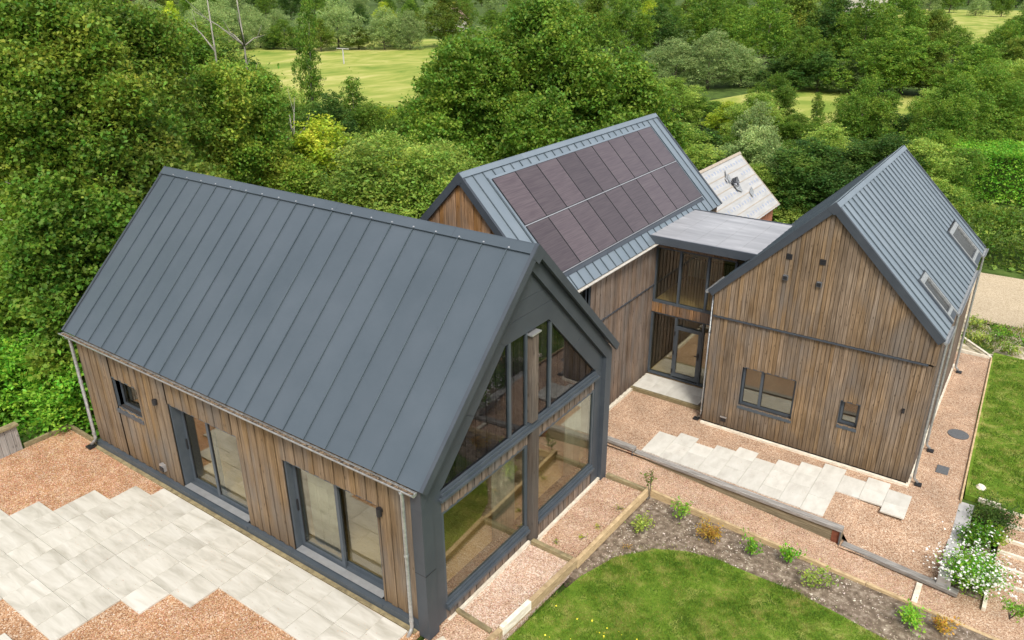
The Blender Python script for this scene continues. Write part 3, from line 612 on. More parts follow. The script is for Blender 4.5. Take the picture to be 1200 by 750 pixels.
# ================================================================== east wing
E_ = root(empty('east_wing', (0, 0, 0), 'two storey timber gable wing at the right with grey seamed roof and two rooflights', 'house'))
cl, cr, cz, crz = 1.69, 8.08, 1.616, 4.782; cm = (cl+cr)/2; cy0, cy1 = 13.92, 23.17
SCr = Slope('y', cm, crz, cr, cz); SCl = Slope('y', cm, crz, cl, cz)
roof_side(SCr, cy0, cy1, .45, M['zinc_skylit'], E_, cap=.14, skip=[(15.3, 16.12, 3.03, 4.6), (20.62, 22.1, 3.0, 4.6)], seamw=.022, seamh=.03)
roof_side(SCl, cy0, cy1, .45, M['zinc_skylit'], E_, cap=.14)
ridge_cap(SCr, SCl, cy0-.01, cy1+.01, M['zinc_skylit'], E_, .14)
for S_ in (SCr, SCl):
    mb = MB(); S_.slab(mb, cy0+.1, cy1-.05, .05, 2.95 if S_ is SCr else S_.L-.05, -.2, -.02); mb.build('roof_deck', M['dark_wall'], E_)
    for y in (cy0, cy1-.04):
        mb = MB(); S_.slab(mb, y-.03, y+.06, -.01, S_.L, -.17, -.01); S_.slab(mb, y-.03, y+.06, -.01, S_.L, -.008, .04); mb.build('verge_trim', M['zinc_trim'], E_)
    mb = MB(); S_.slab(mb, cy0, cy1, S_.L-.04, S_.L, -.1, -.012)
    if S_ is SCl: mb.build('fascia', M['zinc_trim'], E_)
YC = 14.02
hC = [(2.97, 4.6, -1.95, -.64), (5.9, 6.42, -1.63, -.88)]
wall(FY(YC+.06), 1.86, 8.0, ZT-.2, 1.5, hC, -.14, 0, 'front_wall', M['dark_wall'], E_)
MB().prism([(1.86, 1.5), (8.0, 1.5), (cm, 4.52)], lambda a, c, h: (a, h, c), YC+.06, YC+.2).build('gable_wall', M['dark_wall'], E_)
boards(FY(YC+.03), 1.86, 8.02, ZT+.1, .8, hC, M['larch_brown'], E_, pitch=.118)
boards(FY(YC+.03), 1.86, 8.02, .86, lambda a: 4.55-abs(a-cm)*.99, [], M['larch_brown'], E_, pitch=.118, base=.03, apex=cm)
MB().box(1.9, 7.84, YC-.07, YC+.03, .81, .85).build('storey_flashing', M['zinc_trim'], E_)
window_unit(FY(YC+.03), 2.97, 4.6, -1.95, -.64, .08, E_, mull=(3.57,), fw=.07)
window_unit(FY(YC+.03), 5.9, 6.42, -1.63, -.88, .08, E_, fw=.07)
# right wall
wall(FX(7.96), YC+.06, 23.05, ZT-.2, 1.55, [], -.12, 0, 'side_wall', M['dark_wall'], E_)
boards(FX(7.97), YC+.05, 23.05, ZT+.12, 1.5, [(15.3, 16.12, .7, 1.6), (20.6, 22.1, .7, 1.6)], M['larch_grey'], E_, pitch=.145, stuff=False)
MB().box(7.97, 8.06, YC-.02, 23.05, ZT-.03, ZT+.09).build('base_strip', M['pale_timber'], E_)
MB().box(1.84, 8.03, YC-.075, YC+.02, ZT-.03, ZT+.05).build('base_strip', M['pale_timber'], E_)
boards(FXN(1.88), YC+.05, 16.0, ZT+.12, 1.5, [], M['larch_brown'], E_, pitch=.145)
MB().box(1.9, 2.0, YC+.1, 23.05, ZT-.2, 1.5).build('side_wall', M['dark_wall'], E_)
MB().box(1.9, 8.0, 23.0, 23.05, ZT-.2, 1.5).build('rear_wall', M['dark_wall'], E_)
MB().prism([(1.86, 1.5), (8.0, 1.5), (cm, 4.52)], lambda a, c, h: (a, h, c), 23.0, 23.05).build('gable_wall', M['dark_wall'], E_)
MB().box(2.1, 7.9, YC+.3, 22.9, ZT-.05, ZT+.15).build('floor', M['floor_board'], E_)
MB().box(2.1, 7.9, YC+2.5, YC+2.55, ZT, .8).build('inner_lining', M['plaster'], E_)
# rooflights running to the eave
def rooflight(y0, y1):
    f = MB(); S_ = SCr
    for q in ((y0, y0+.07, 3.05, 4.48), (y1-.07, y1, 3.05, 4.48), (y0+.07, y1-.07, 3.05, 3.2), (y0+.07, y1-.07, 4.2, 4.3)): S_.slab(f, *q, -.06, .06)
    w = f.build('rooflight', M['galvanised'], E_)
    g = MB(); S_.slab(g, y0+.07, y1-.07, 3.2, 4.2, .0, .006); g.build('pane', M['dark_glass'], w)
    g = MB(); S_.slab(g, y0+.07, y1-.07, 4.3, 4.48, -.02, .03); g.build('apron', M['zinc_trim'], w)
    g = MB(); S_.slab(g, y0-.03, y1+.03, 3.0, 4.5, -.45, -.43); g.build('light_well', M['dark_wall'], w)
    for a, b in ((y0-.09, y0-.005), (y1+.005, y1+.09)):
        g = MB(); S_.slab(g, a, b, 3.0, 4.48, -.005, .05); g.build('side_flashing', M['zinc_trim'], w)
rooflight(15.32, 16.1); rooflight(20.64, 22.08)
for a, b in ((cy0-.03, 15.2), (16.2, 20.52), (22.2, cy1+.03)):
    gutter(E_, 'y', cr-.01, cz-.02, a, b, 1, 'galvanised', .06)
for y, nm in ((14.25, 0), (16.35, 0), (22.6, 0)):
    pipe(E_, 8.12, y, cz-.16, ZT, shoe=(1, 0), top=(8.13, y, cz-.08))
pipe(E_, 1.78, 14.12, 1.45, ZT, r=.03, shoe=(-1, 0))
gutter(E_, 'y', cl+.01, cz-.02, cy0-.03, 15.4, -1, 'galvanised', .055)
F = FY(YC+.03)
for a, z in ((3.88, 3.11), (4.79, 3.12)):
    v = MB(); fbox(v, F, a-.08, a+.08, z-.08, z+.08, .04, .075); v = v.build('vent_grille', M['black_metal'], E_)
    for k in range(3):
        q = MB(); fbox(q, F, a-.07, a+.07, z-.06+k*.05, z-.045+k*.05, .075, .085); q.build('louvre', M['black_metal'], v)
for a, z in ((3.86, 2.49), (4.79, 2.48)):
    v = MB(); fbox(v, F, a-.07, a+.07, z-.07, z+.07, .04, .13); v = v.build('floodlight', M['iron'], E_)
    q = MB(); fbox(q, F, a-.055, a+.055, z-.05, z+.05, .13, .14); q.build('lens', M['black_metal'], v)
wall_light(E_, F, 7.5, -.66, .04, .12)
v = MB(); fbox(v, F, 2.48, 2.64, -2.7, -2.56, .03, .06); v = v.build('vent_grille', M['black_metal'], E_)
q = MB(); fbox(q, F, 2.46, 2.66, -2.556, -2.53, .03, .08); q.build('hood', M['silver'], v)
# ================================================================== unfinished roof beyond
D = root(empty('unfinished_building', (0, 0, 0), 'small building with pale printed roofing membrane and battens, not yet tiled', 'building'))
SD = Slope('y', -3.95, 2.07, -1.55, -.28); SD2 = Slope('y', -3.95, 2.07, -6.35, -.28); dy0, dy1 = 25.5, 31.95
for S_ in (SD, SD2):
    mb = MB(); S_.slab(mb, dy0, dy1, 0, S_.L, -.06, 0); mb.build('roof_membrane', M['membrane'], D)
L_ = SD.L
for k in range(6):
    mb = MB(); s = .08+k*(L_-.16)/5; SD.slab(mb, dy0, dy1+.03, s-.02, s+.02, .0, .02); mb.build('batten', M['batten'], D)
mb = MB(); SD.slab(mb, dy0, dy1+.1, -.04, .1, .02, .05); SD.slab(mb, dy1-.02, dy1+.04, 0, L_, -.1, .02); mb.build('ridge_board', M['batten'], D)
rr = random.Random(4)
for k in range(5):      # printed marks on the membrane, flat print
    s = .08+(k+.5)*(L_-.16)/5; y = dy0+.3
    mb = MB(); i = 0
    while y < dy1-.3:
        if not (28.7 < y < 30.3 and k in (1, 2)):
            w = .14
            if i % 2 == 0:
                for q in ((0, .05, -.1, .1), (.05, .14, -.1, -.05), (.09, .14, -.05, .02), (.05, .14, -.02, .03)): SD.slab(mb, y+q[0], y+q[1], s+q[2], s+q[3], .001, .003)
            else:
                for q in ((0, .16, -.06, -.02), (0, .05, -.02, .06), (.11, .16, -.02, .06), (.05, .11, .03, .06)): SD.slab(mb, y+q[0], y+q[1], s+q[2], s+q[3], .001, .003)
        y += .36; i += 1
    tag(mb.build('printed_mark', M['print_blue'], D), kind='stuff')
for i in range(12):
    a = rr.uniform(28.3, 29.9); s = .7+1.2*(a-28.3)/1.6+rr.uniform(-.3, .3); mb = MB(); w = rr.uniform(.2, .6); h = rr.uniform(.12, .35); tw = rr.uniform(-.3, .3)
    P = SD.P; h0 = .02+i*.006
    mb.hexa([P(a, s, h0), P(a+w, s+tw, h0+.03), P(a+w*.8, s+h+tw, h0), P(a-.1, s+h, h0+.02), P(a, s, h0+.01), P(a+w, s+tw, h0+.06), P(a+w*.8, s+h+tw, h0+.01), P(a-.1, s+h, h0+.05)])
    mb.build('torn_membrane_flap', M[('iron', 'silver', 'black_metal', 'galvanised')[i % 4]], D)
MB().box(-6.1, -1.8, dy0+.1, dy1-.15, ZT-.3, -.35).build('brick_wall', M['brick'], D)
MB().prism([(-6.1, -.35), (-1.8, -.35), (-3.95, 1.85)], lambda a, c, h: (a, h, c), dy0+.1, dy1-.15).build('brick_gable', M['brick'], D)
for k in range(8): MB().bar((-1.9, 26+k*.8, -.42), (-1.6, 26+k*.8, -.36), .05, .1).build('rafter_end', M['brick'], D)

def apex(parent, fn, c, z, h0, h1, m):
    MB().prism([(c, z+.06), (c+.2, z-.14), (c, z-.3), (c-.2, z-.14)], fn, h0, h1).build('apex_trim', M[m], parent)
GY = lambda a, c, h: (a, h, c)
apex(A, GX, 3.12, 6.13, 2.484, 2.566, 'zinc_trim'); apex(A, GX, 3.12, 6.13, -8.236, -8.164, 'zinc_trim')
for y in (by0-.036, by1-.074): apex(B, GY, bm_, br, y, y+.1, 'zinc_trim')
for y in (cy0-.036, cy1-.074): apex(E_, GY, cm, crz, y, y+.1, 'zinc_trim')
M['concrete'] = mat('concrete', [(.3, (.36, .35, .34)), (.7, (.5, .49, .475))], noise=5, detail=8, rough=.85)
# ================================================================== ground sheets
def hgt(x, y):
    if x < -9.55:                       # left woodland bank, falls away behind the barn
        k = min(1, max(0, (y+1)/14)); k = k*k*(3-2*k); z = -.12-3.0*k
        return z-.25*min(1, (-9.55-x)/5)
    if y <= 6.24: return -.75 if x > 2.2 else -.2
    if y < 11.19: return -4.2
    if y < 14.05 and -4 < x < 9.9: return -3.7
    if y < 14.05 and 9.9 <= x < 16: return -3.95
    return -3.14 if x < 12 else -3.14
def grid(name, xs, ys, hf, m):
    v = [(x, y, hf(x, y)) for y in ys for x in xs]; n = len(xs); f = [(j*n+i, j*n+i+1, (j+1)*n+i+1, (j+1)*n+i) for j in range(len(ys)-1) for i in range(n-1)]
    me = bpy.data.meshes.new(name); me.from_pydata(v, [], f); me.materials.append(m); o = bpy.data.objects.new(name, me); COL.objects.link(o); return o
xs = [-1500, -800, -400, -200, -120, -80]+list(np.arange(-60, -10, 2))+[-9.6, -9.54]+list(np.arange(-8, 2, 2))+[2.19, 2.21]+list(np.arange(4, 10, 2))+[9.8, 10]+list(np.arange(12, 60, 2))+[80, 120, 200, 400, 800, 1500]
ys = [-400, -100, -40]+list(np.arange(-20, 6, 1.))+[6.24, 6.26]+[8, 10, 11.18, 11.2, 12.5, 14.0, 14.1]+list(np.arange(16, 60, 2))+[80, 120, 200, 400, 800, 2000]
xs = [float(x) for x in xs]; ys = [float(y) for y in ys]
struct(grid('ground', xs, ys, hgt, M['ground']))
def sheet(name, poly, z, m, thick=.1, kind='structure', hf=None):
    """closed slab with an outline of points (x, y[, z])"""
    pts = [(p[0], p[1], p[2] if len(p) > 2 else z) for p in poly]; n = len(pts); mb = MB()
    mb.v = [(x, y, zz) for x, y, zz in pts]+[(x, y, zz-thick) for x, y, zz in pts]
    mb.f = [tuple(range(n)), tuple(range(2*n-1, n-1, -1))]+[(i, n+i, n+(i+1) % n, (i+1) % n) for i in range(n)]
    o = mb.build(name, m); return tag(o, kind=kind)
# upper gravel yard and patio
gy = sheet('gravel_yard', [(-9.47, -14), (2.2, -14), (2.2, .0), (-8.1, .0), (-9.45, .0)], -.035, M['gravel_orange'])
sheet('gravel_strip_edge', [(-8.12, -.01), (2.16, -.01), (2.16, -.1), (-8.12, -.1)], -.012, M['old_edging'], .06)
AX, AY = -5.168, -.122; PIT_ = .603
patio = empty('patio', (0, 0, 0)); patio['kind'] = 'structure'
slabmesh = {}
rs = random.Random(11)
def slab(x0, x1, y0, y1, z, parent, m='paving', th=.045):
    w, d = round(x1-x0-.005, 3), round(y1-y0-.005, 3); key = (w, d, m)
    if key not in slabmesh:
        mb = MB().box(-w/2, w/2, -d/2, d/2, -th, 0); o = mb.build('paving_slab', M[m], parent, bevel=.003); slabmesh[key] = o.data
    else:
        o = bpy.data.objects.new('paving_slab', slabmesh[key]); COL.objects.link(o); o.parent = parent
    o.location = ((x0+x1)/2, (y0+y1)/2, z+rs.uniform(-.003, .003)); o.rotation_euler = (rs.uniform(-.003, .003), rs.uniform(-.003, .003), rs.uniform(-.002, .002))
    return o
def u(i): return AX+PIT_*i
# rows given as (top j, bottom j, first column, last column) in 0.603 m units, columns of mixed slab lengths
def row(j0, j1, i0, i1, off=0):
    i = i0; k = 0
    while i < i1-.01:
        e = min(i+1, i1)
        slab(u(i), u(e), AY-PIT_*j1, AY-PIT_*j0, .0, patio); i = e; k += 1
row(0, 1, 0, 11.95)
row(1, 2, 0, 12.2)
slab(u(-1), u(0), AY-PIT_*1.5, AY-PIT_*.5, 0, patio)
slab(u(-2), u(-1), AY-PIT_*2.5, AY-PIT_*1.5, 0, patio); slab(u(-1), u(0), AY-PIT_*2.5, AY-PIT_*1.5, 0, patio)
slab(u(0), u(1), AY-PIT_*3, AY-PIT_*2, 0, patio)
for i in range(1, 6): slab(u(i), u(i+1), AY-PIT_*3, AY-PIT_*2, 0, patio)
slab(u(-2), u(-1), AY-PIT_*3, AY-PIT_*2.5, 0, patio); slab(u(-1), u(0), AY-PIT_*3, AY-PIT_*2.5, 0, patio)
for i in range(-3, 5): slab(u(i), u(i+1), AY-PIT_*4, AY-PIT_*3, 0, patio)
for i in range(-5, 4): slab(u(i), u(i+1), AY-PIT_*5, AY-PIT_*4, 0, patio)
for i in range(-6, 4): slab(u(i), u(i+1), AY-PIT_*6, AY-PIT_*5, 0, patio)
for i in range(-7, 1): slab(u(i), u(i+1), AY-PIT_*7, AY-PIT_*6, 0, patio)
for i in (2.5, 3.5): slab(u(i), u(i+1), AY-PIT_*7.6, AY-PIT_*6.6, 0, patio)
for i in range(-7, 0): slab(u(i), u(i+1), AY-PIT_*8, AY-PIT_*7, 0, patio)
for i in range(1, 5): slab(u(i), u(i+1), AY-PIT_*8.6, AY-PIT_*7.6, 0, patio)
# left garden edging and low fence
def timber(name, p, q, w, h, m, label, cat='timber edging', group=None, ext=0):
    o = MB().bar((0, 0, 0), tuple(Vector(q)-Vector(p)), w, h).build(name, M[m], None, bevel=.006); o.location = p
    return tag(o, label, cat, group)
timber('timber_edging', (-9.49, -1.05, .0), (-9.49, .06, .0), .07, .16, 'old_edging', 'old mossy timber edging between the low fence and the corner of the orange gravel')
timber('timber_edging', (-9.45, .05, .0), (-8.15, .02, .0), .06, .16, 'old_edging', 'short mossy timber edging running to the left downpipe of the barn')
fc = empty('low_fence', (-9.5, -1.1, 0), 'low grey vertical board screen with flat cap at the left edge of the gravel', 'fence')
y = 0.; k = 0
while y > -4.5:
    MB().box(-.03+.012*(k % 2), .03+.012*(k % 2), y-.14, y-.004, -.08, .62).build('fence_board', M['weathered_sleeper'], fc); y -= .145; k += 1
MB().box(-.09, .1, -4.5, .03, .62, .67).build('cap_rail', M['old_edging'], fc)
# gravel strips along the glazed gable
zs = [(-.02, .78, -.14), (.86, 3.12, -.2), (3.24, 6.16, -.33)]
cols = ['gravel_pink', 'gravel_pale', 'gravel_pink']
for (y0, y1, z), c in zip(zs, cols):
    sheet('gravel_strip', [(2.3, y0-(1.5 if y0 < 0 else 0)), (3.28+(y0)*.04, y0-(1.5 if y0 < 0 else 0)), (3.28+y1*.04, y1), (2.3, y1)], z, M[c], .25)
g_ = 'timbers edging the gravel strip by the glazed gable'
timber('timber_edging', (3.16, -.6, -.2), (3.42, 3.2, -.2), .1, .2, 'new_timber', 'long pale timber edging beside the near lawn, along the first two gravel bays', group=None)
timber('timber_edging', (3.42, 3.22, -.27), (3.56, 6.3, -.27), .08, .2, 'new_timber', 'pale timber edging between the soil bed and the gravel under the right gable window')
timber('timber_edging', (2.36, .82, -.15), (3.16, .76, -.15), .08, .16, 'old_edging', 'nearest timber cross piece in the gravel strip under the left gable window')
timber('timber_edging', (2.42, 3.18, -.19), (3.36, 3.16, -.19), .1, .18, 'old_edging', 'timber cross piece in the gravel strip below the timber pier')
timber('timber_edging', (2.47, 6.24, -.33), (3.5, 6.2, -.33), .09, .18, 'old_edging', 'timber cross piece in the gravel strip at the far corner of the barn')
timber('timber_block', (3.28, .9, -.14), (3.34, 1.7, -.14), .09, .2, 'pale_timber', 'short bright new timber lying against the long edging near the front')
timber('timber_block', (2.5, -.22, -.12), (2.62, .16, -.12), .1, .14, 'pale_timber', 'small pale timber stub at the foot of the near portal post')
# soil bed, lawn
sheet('soil_bed', [(3.3, 3.0), (3.6, 6.2), (14, 5.75), (14, 2.5), (8, 3.2), (5, 3.0)], -.42, M['soil'], .3)
lawn = [(3.2, -4), (3.28, .6), (3.45, 2.1), (3.6, 3.1), (3.88, 3.95), (4.45, 4.65), (5.0, 4.95), (5.6, 5.07), (6.3, 5.06), (7.1, 5.05), (7.9, 4.95), (8.8, 4.78), (10, 4.5), (14, 3.6), (14, -4)]
sheet('lawn', lawn, -.4, M['lawn'], .2)
timber('timber_edging', (3.6, 6.24, -.34), (8.2, 6.02, -.46), .07, .2, 'new_timber', 'long straight pale timber edging behind the planted soil bed')
timber('timber_edging', (8.21, 6.02, -.46), (14, 5.72, -.62), .07, .22, 'new_timber', 'right hand length of pale timber edging behind the soil bed, past the loose green shrub')
rw = empty('retaining_wall', (0, 0, 0), 'timber retaining wall holding up the soil bed above the lower gravel path', 'wall')
for k in range(6):
    for (xa, ya, za), (xb, yb, zb_) in (((2.45, 6.34, -.5), (8.2, 6.12, -.6)), ((8.21, 6.12, -.6), (14, 5.82, -.78))):
        MB().bar((xa, ya, za-.31-k*.62), (xb, yb, zb_-.31-k*.62), .1, .6).build('sleeper', M['weathered_sleeper'], rw)
# lower gravel path, terrace
def zpath(x): return -3.06-.42*min(1, max(0, (x-.5)/7.5))
def gridsheet(name, x0, x1, y0, y1, nx, ny, hf, m):
    return struct(grid(name, [x0+(x1-x0)*i/nx for i in range(nx+1)], [y0+(y1-y0)*i/ny for i in range(ny+1)], hf, m))
gridsheet('gravel_path', -3, 16, 6.4, 11.22, 38, 2, lambda x, y: zpath(x), M['gravel_pink'])
def zt(x, y):
    k = min(1, max(0, (x-6.9)/.22))*min(1, max(0, (12.9-y)/1.9)); return ZT-.02-.42*k
gridsheet('gravel_terrace', -1.1, 9.34, 11.1, 24.5, 48, 60, zt, M['gravel_pink'])
gridsheet('gravel_terrace', 7.0, 9.34, 10.78, 11.1, 20, 2, lambda x, y: ZT-.02-.42*.947, M['gravel_pink'])
# terrace slabs: (column, y0, y1)
terr = empty('terrace_paving', (0, 0, 0)); terr['kind'] = 'structure'
BX0 = .99
def col(i, *ys_):
    for a, b in zip(ys_, ys_[1:]): slab(BX0+.603*i, BX0+.603*(i+1), a, b, ZT+.012, terr, 'paving_pale')
col(0, 11.4, 12.3 if 0 else 12.7); col(1, 11.37, 11.76, 12.36, 13.0); col(2, 11.36, 12.1, 12.72); col(3, 11.35, 11.75, 12.36, 12.97)
col(4, 11.34, 12.05, 12.7, 13.26); col(5, 11.32, 12.35, 12.97); col(6, 11.3, 11.75, 12.66, 13.26); col(7, 11.28, 12.33, 12.93, 13.54)
col(8, 11.25, 12.05, 12.95, 13.84); col(9, 12.3 if 0 else 12.62-.0, 13.54); col(10, 12.62, 13.2, 13.83); col(11, 12.36, 12.86, 13.54)
# sleepers of the terrace edge
def sleeper(p, q, w, ztop, h, m, label, post=None):
    t = empty('sleeper_wall', ((p[0]+q[0])/2, (p[1]+q[1])/2, ztop-h), label, 'wall')
    c = Vector(t.location); P = Vector((p[0], p[1], ztop-.05))-c; Q = Vector((q[0], q[1], ztop-.05))-c
    MB().bar(P, Q, w, .1).build('sleeper_cap', M['sleeper_run'], t, bevel=.006)
    n = max(1, int(h/.2)); hh = (h-.1)/n; d = (Q-P).normalized(); s = Vector((d.y, -d.x, 0))*.02
    for k in range(n):
        MB().bar(P-Vector((0, 0, .055+hh*(k+.5)))-s, Q-Vector((0, 0, .055+hh*(k+.5)))-s, w-.06, hh-.006).build('sleeper', M['sleeper_old'], t)
    if post:
        a = Q-d*.14+s*3
        mb = MB(); mb.bar(a-Vector((0, 0, .055)), a-Vector((0, 0, h+.1)), .2, .012, up=s); mb.build('steel_post', M['rust_steel'], t)
        b = Q-d*.03+s*3.6; MB().bar(b-Vector((0, 0, .055)), b-Vector((0, 0, h+.1)), .02, .1, up=s).build('post_flange', M['iron'], t)
    return t
sleeper((-2.6, 11.36), (.86, 11.22), .2, ZT+.14, .42, 'w', 'short raised sleeper wall ending beside the barn corner, left of the terrace slabs', True)
sleeper((.88, 11.24), (7.0, 11.02), .2, ZT+.035, .6, 'w', 'long grey sleeper wall along the front of the terrace slabs', True)
sleeper((7.06, 10.96), (9.8, 10.66), .2, -3.33, .36, 'w', 'lower grey sleeper wall running to the white flowering plant')
timber('timber_edging', (8.98, 9.3, -3.47), (8.98, 10.62, -3.47), .13, .08, 'pale_timber', 'pale timber laid across the lower gravel path near the flowering planter')
timber('timber_edging', (-.05, 9.0, -3.1), (-.05, 11.1, -3.1), .1, .07, 'old_edging', 'old timber laid across the lower gravel path beside the barn corner')
timber('timber_edging', (1.5, 8.9, -3.17), (1.5, 10.9, -3.17), .08, .05, 'gravel_pink' if 0 else 'old_edging', 'half buried timber across the lower gravel path behind the climbing stem')
# planter wall, planter, steps
cw = empty('planter_wall', (9.46, 12.4, -3.4), 'pale grey capped wall between terrace gravel and the flowering planter', 'wall')
MB().box(-.15, .15, -1.7, .7, -.2, .3).build('sleeper_cap', M['concrete'], cw, bevel=.005)
MB().box(-.12, .24, .705, 1.85, -.2, .33).build('sleeper_cap', M['concrete'], cw, bevel=.005)
sheet('planter_soil', [(9.63, 10.85), (10.3, 10.85), (10.3, 12.5), (10.2, 14.4), (9.72, 14.4)], -3.45, M['soil'], .12)
stp = empty('garden_steps', (11.5, 12.5, -3.5), 'gravel garden steps with pale timber nosings at the right edge', 'steps')
yy = [10.62, 11.18, 11.75, 12.3, 12.85, 13.35, 13.93, 14.5]
for k, y in enumerate(yy):
    z = -3.56+.075*k; x0 = 10.42 if k < 5 else 10.3
    MB().box(x0-11.5, 3.5, y-.035-12.5, y+.035-12.5, z-.2+3.5, z+3.5).build('tread_timber', M['pale_timber'], stp)
    if k < 7: MB().box(x0-11.5, 3.5, y+.036-12.5, yy[k+1]-.036-12.5, z-.3+3.5, z-.012+3.5).build('tread_gravel', M['gravel_pink'], stp)
MB().box(10.33-11.5, 10.415-11.5, 10.5-12.5, 12.3-12.5, -.3, .12).build('stringer', M['pale_timber'], stp)
timber('timber_edging', (9.86, 10.18, -3.62), (16, 9.95, -3.66), .08, .14, 'new_timber', 'pale timber edging below the flowering planter and the garden steps')
sheet('planter_gravel', [(9.8, 10.2), (16, 10.0), (16, 10.62), (9.8, 10.62)], -3.6, M['gravel_pink'], .3)
timber('timber_edging', (9.75, 14.46, -2.98), (10.3, 14.46, -2.98), .08, .14, 'pale_timber', 'short pale timber at the back of the flowering planter')
# right lawn, rubble, drive
LN2 = [(9.42, 14.5), (9.16, 20), (9.14, 25.2), (26, 24.0), (26, 14.55)]
sheet('lawn', LN2, -2.97, M['lawn'], .15)
timber('timber_edging', (9.36, 14.1, -2.97), (9.12, 24.5, -2.97), .05, .14, 'new_timber', 'thin timber edging between the right hand lawn and the gravel beside the east wing')
timber('timber_edging', (9.12, 24.52, -2.95), (8.0, 24.62, -2.95), .05, .14, 'pale_timber', 'short timber edging closing the gravel strip behind the east wing')
timber('timber_board', (9.05, 24.6, -2.9), (8.0, 25.9, -2.9), .1, .06, 'pale_timber', 'loose pale board lying slantwise behind the gravel strip')
gridsheet('rubble', 3, 30, 24.3, 29.0, 54, 12, lambda x, y: -3.03+.18*math.sin(x*1.9+y)*math.sin(y*1.3+.6*x)*(1 if 24.6 < y < 28.7 else 0), M['rubble'])
sheet('gravel_drive', [(2, 28.7), (2, 34.9), (16, 35.2), (40, 36), (40, 27.5), (16, 28.2)], -2.99, M['drive'], .1)
mh = MB().tube([(8.83, 17.88, -2.99), (8.83, 17.88, -2.955)], .3, 28).build('manhole_cover', M['iron'], None); tag(mh, 'round dark manhole cover in the gravel beside the east wing', 'manhole cover')
mh = MB().box(8.56, 8.88, 15.24, 15.68, -2.99, -2.955).build('drain_cover', M['iron'], None, bevel=.004); tag(mh, 'small rectangular dark drain cover in the gravel nearer the steps', 'drain cover')
rk_ = MB(); rk_.tube([(9.75, 13.95+1.15, -2.97), (9.76, 15.1, -2.9), (9.77, 15.1, -2.88)], [.14, .1, .03], 9).build('pale_stone', M['pale_timber'], None); tag(bpy.data.objects['pale_stone'], 'pale flat stone on the right hand lawn edge', 'stone')
# far fields
sheet('meadow', [(-170, 52), (-66, 50), (-50, 66), (-66, 112), (-105, 150), (-200, 150)], -3.1, M['meadow'], .1)
sheet('field', [(-26, 84), (-6, 68), (8, 76), (4, 100), (-22, 104)], -3.08, M['meadow'], .1)
sheet('field', [(-40, 200), (40, 190), (60, 420), (-60, 420)], -3.08, M['meadow'], .1)
# gravel stones
def scatter_mesh(name, V_, F_, m, kind='stuff', parent=None, smooth=False):
    me = bpy.data.meshes.new(name); nv = len(V_); nf, k = F_.shape
    me.vertices.add(nv); me.vertices.foreach_set('co', V_.astype(np.float32).ravel()); me.loops.add(nf*k); me.loops.foreach_set('vertex_index', F_.astype(np.int32).ravel())
    me.polygons.add(nf); me.polygons.foreach_set('loop_start', np.arange(0, nf*k, k, dtype=np.int32)); me.polygons.foreach_set('loop_total', np.full(nf, k, dtype=np.int32))
    me.update(calc_edges=True); me.validate(); me.materials.append(m); o = bpy.data.objects.new(name, me); COL.objects.link(o)
    if kind: o['kind'] = kind
    if parent: o.parent = parent
    return o
rg = np.random.default_rng(7)
def inpoly(x, y, poly):
    r = np.zeros(len(x), bool); n = len(poly)
    for i in range(n):
        x0, y0 = poly[i][:2]; x1, y1 = poly[(i+1) % n][:2]; c = ((y0 > y) != (y1 > y)); 
        with np.errstate(divide='ignore', invalid='ignore'): r ^= c & (x < (x1-x0)*(y-y0)/(y1-y0+1e-12)+x0)
    return r
def stones(name, poly, z, n, m, size=(.008, .02), avoid=()):
    xs_ = [p[0] for p in poly]; ys_ = [p[1] for p in poly]; x = rg.uniform(min(xs_), max(xs_), n); y = rg.uniform(min(ys_), max(ys_), n); k = inpoly(x, y, poly)
    for a in avoid: k &= ~((x > a[0]) & (x < a[1]) & (y > a[2]) & (y < a[3]))
    x = x[k]; y = y[k]; n = len(x); zz = z(x, y) if callable(z) else np.full(n, z); s = rg.uniform(*size, n); a = rg.uniform(0, 6.28, n)
    base = np.array([(1, 0, 0), (0, .8, 0), (-1, 0, 0), (0, -.8, 0), (0, 0, .7), (0, 0, -.5)]); P = base[None]*s[:, None, None]*rg.uniform(.7, 1.3, (n, 1, 3))
    c, s_ = np.cos(a)[:, None], np.sin(a)[:, None]; X = P[..., 0]*c-P[..., 1]*s_+x[:, None]; Y = P[..., 0]*s_+P[..., 1]*c+y[:, None]; Z = P[..., 2]+zz[:, None]+.002
    V_ = np.stack([X, Y, Z], -1).reshape(-1, 3); f = np.array([(0, 1, 4), (1, 2, 4), (2, 3, 4), (3, 0, 4)]); F_ = (f[None]+6*np.arange(n)[:, None, None]).reshape(-1, 3)
    return scatter_mesh(name, V_, F_, m)
def stone_mat(nm, cc): M[nm] = mat(nm, cc, noise=3, rough=.85, irand=.4, kind='noise', spec=.2)
stone_mat('stone_o', [(.3, (.28, .13, .06)), (.5, (.46, .26, .14)), (.7, (.58, .43, .3))]); stone_mat('stone_g', [(.3, (.16, .12, .085)), (.5, (.34, .28, .21)), (.7, (.6, .55, .47))]); stone_mat('stone_p', [(.3, (.34, .18, .11)), (.5, (.5, .33, .22)), (.7, (.64, .52, .42))])
stones('gravel_stones', [(-9.45, -1.6), (-9.45, -.05), (-8.1, -.05), (-5.2, -.12), (-5.2, -2.4), (-9, -3)], -.033, 24000, M['stone_o'], (.006, .013))
stones('gravel_stones', [(-2.8, -3.8), (-2.1, -2), (-1.5, -1.4), (1.8, -1.4), (1.8, -3.8)], -.033, 22000, M['stone_o'], (.005, .011))
stones('gravel_stones', [(2.45, -.3), (3.2, -.3), (3.45, 6.1), (2.45, 6.1)], lambda x, y: np.where(y < .8, -.138, np.where(y < 3.18, -.198, -.328)), 16000, M['stone_p'], (.005, .011))
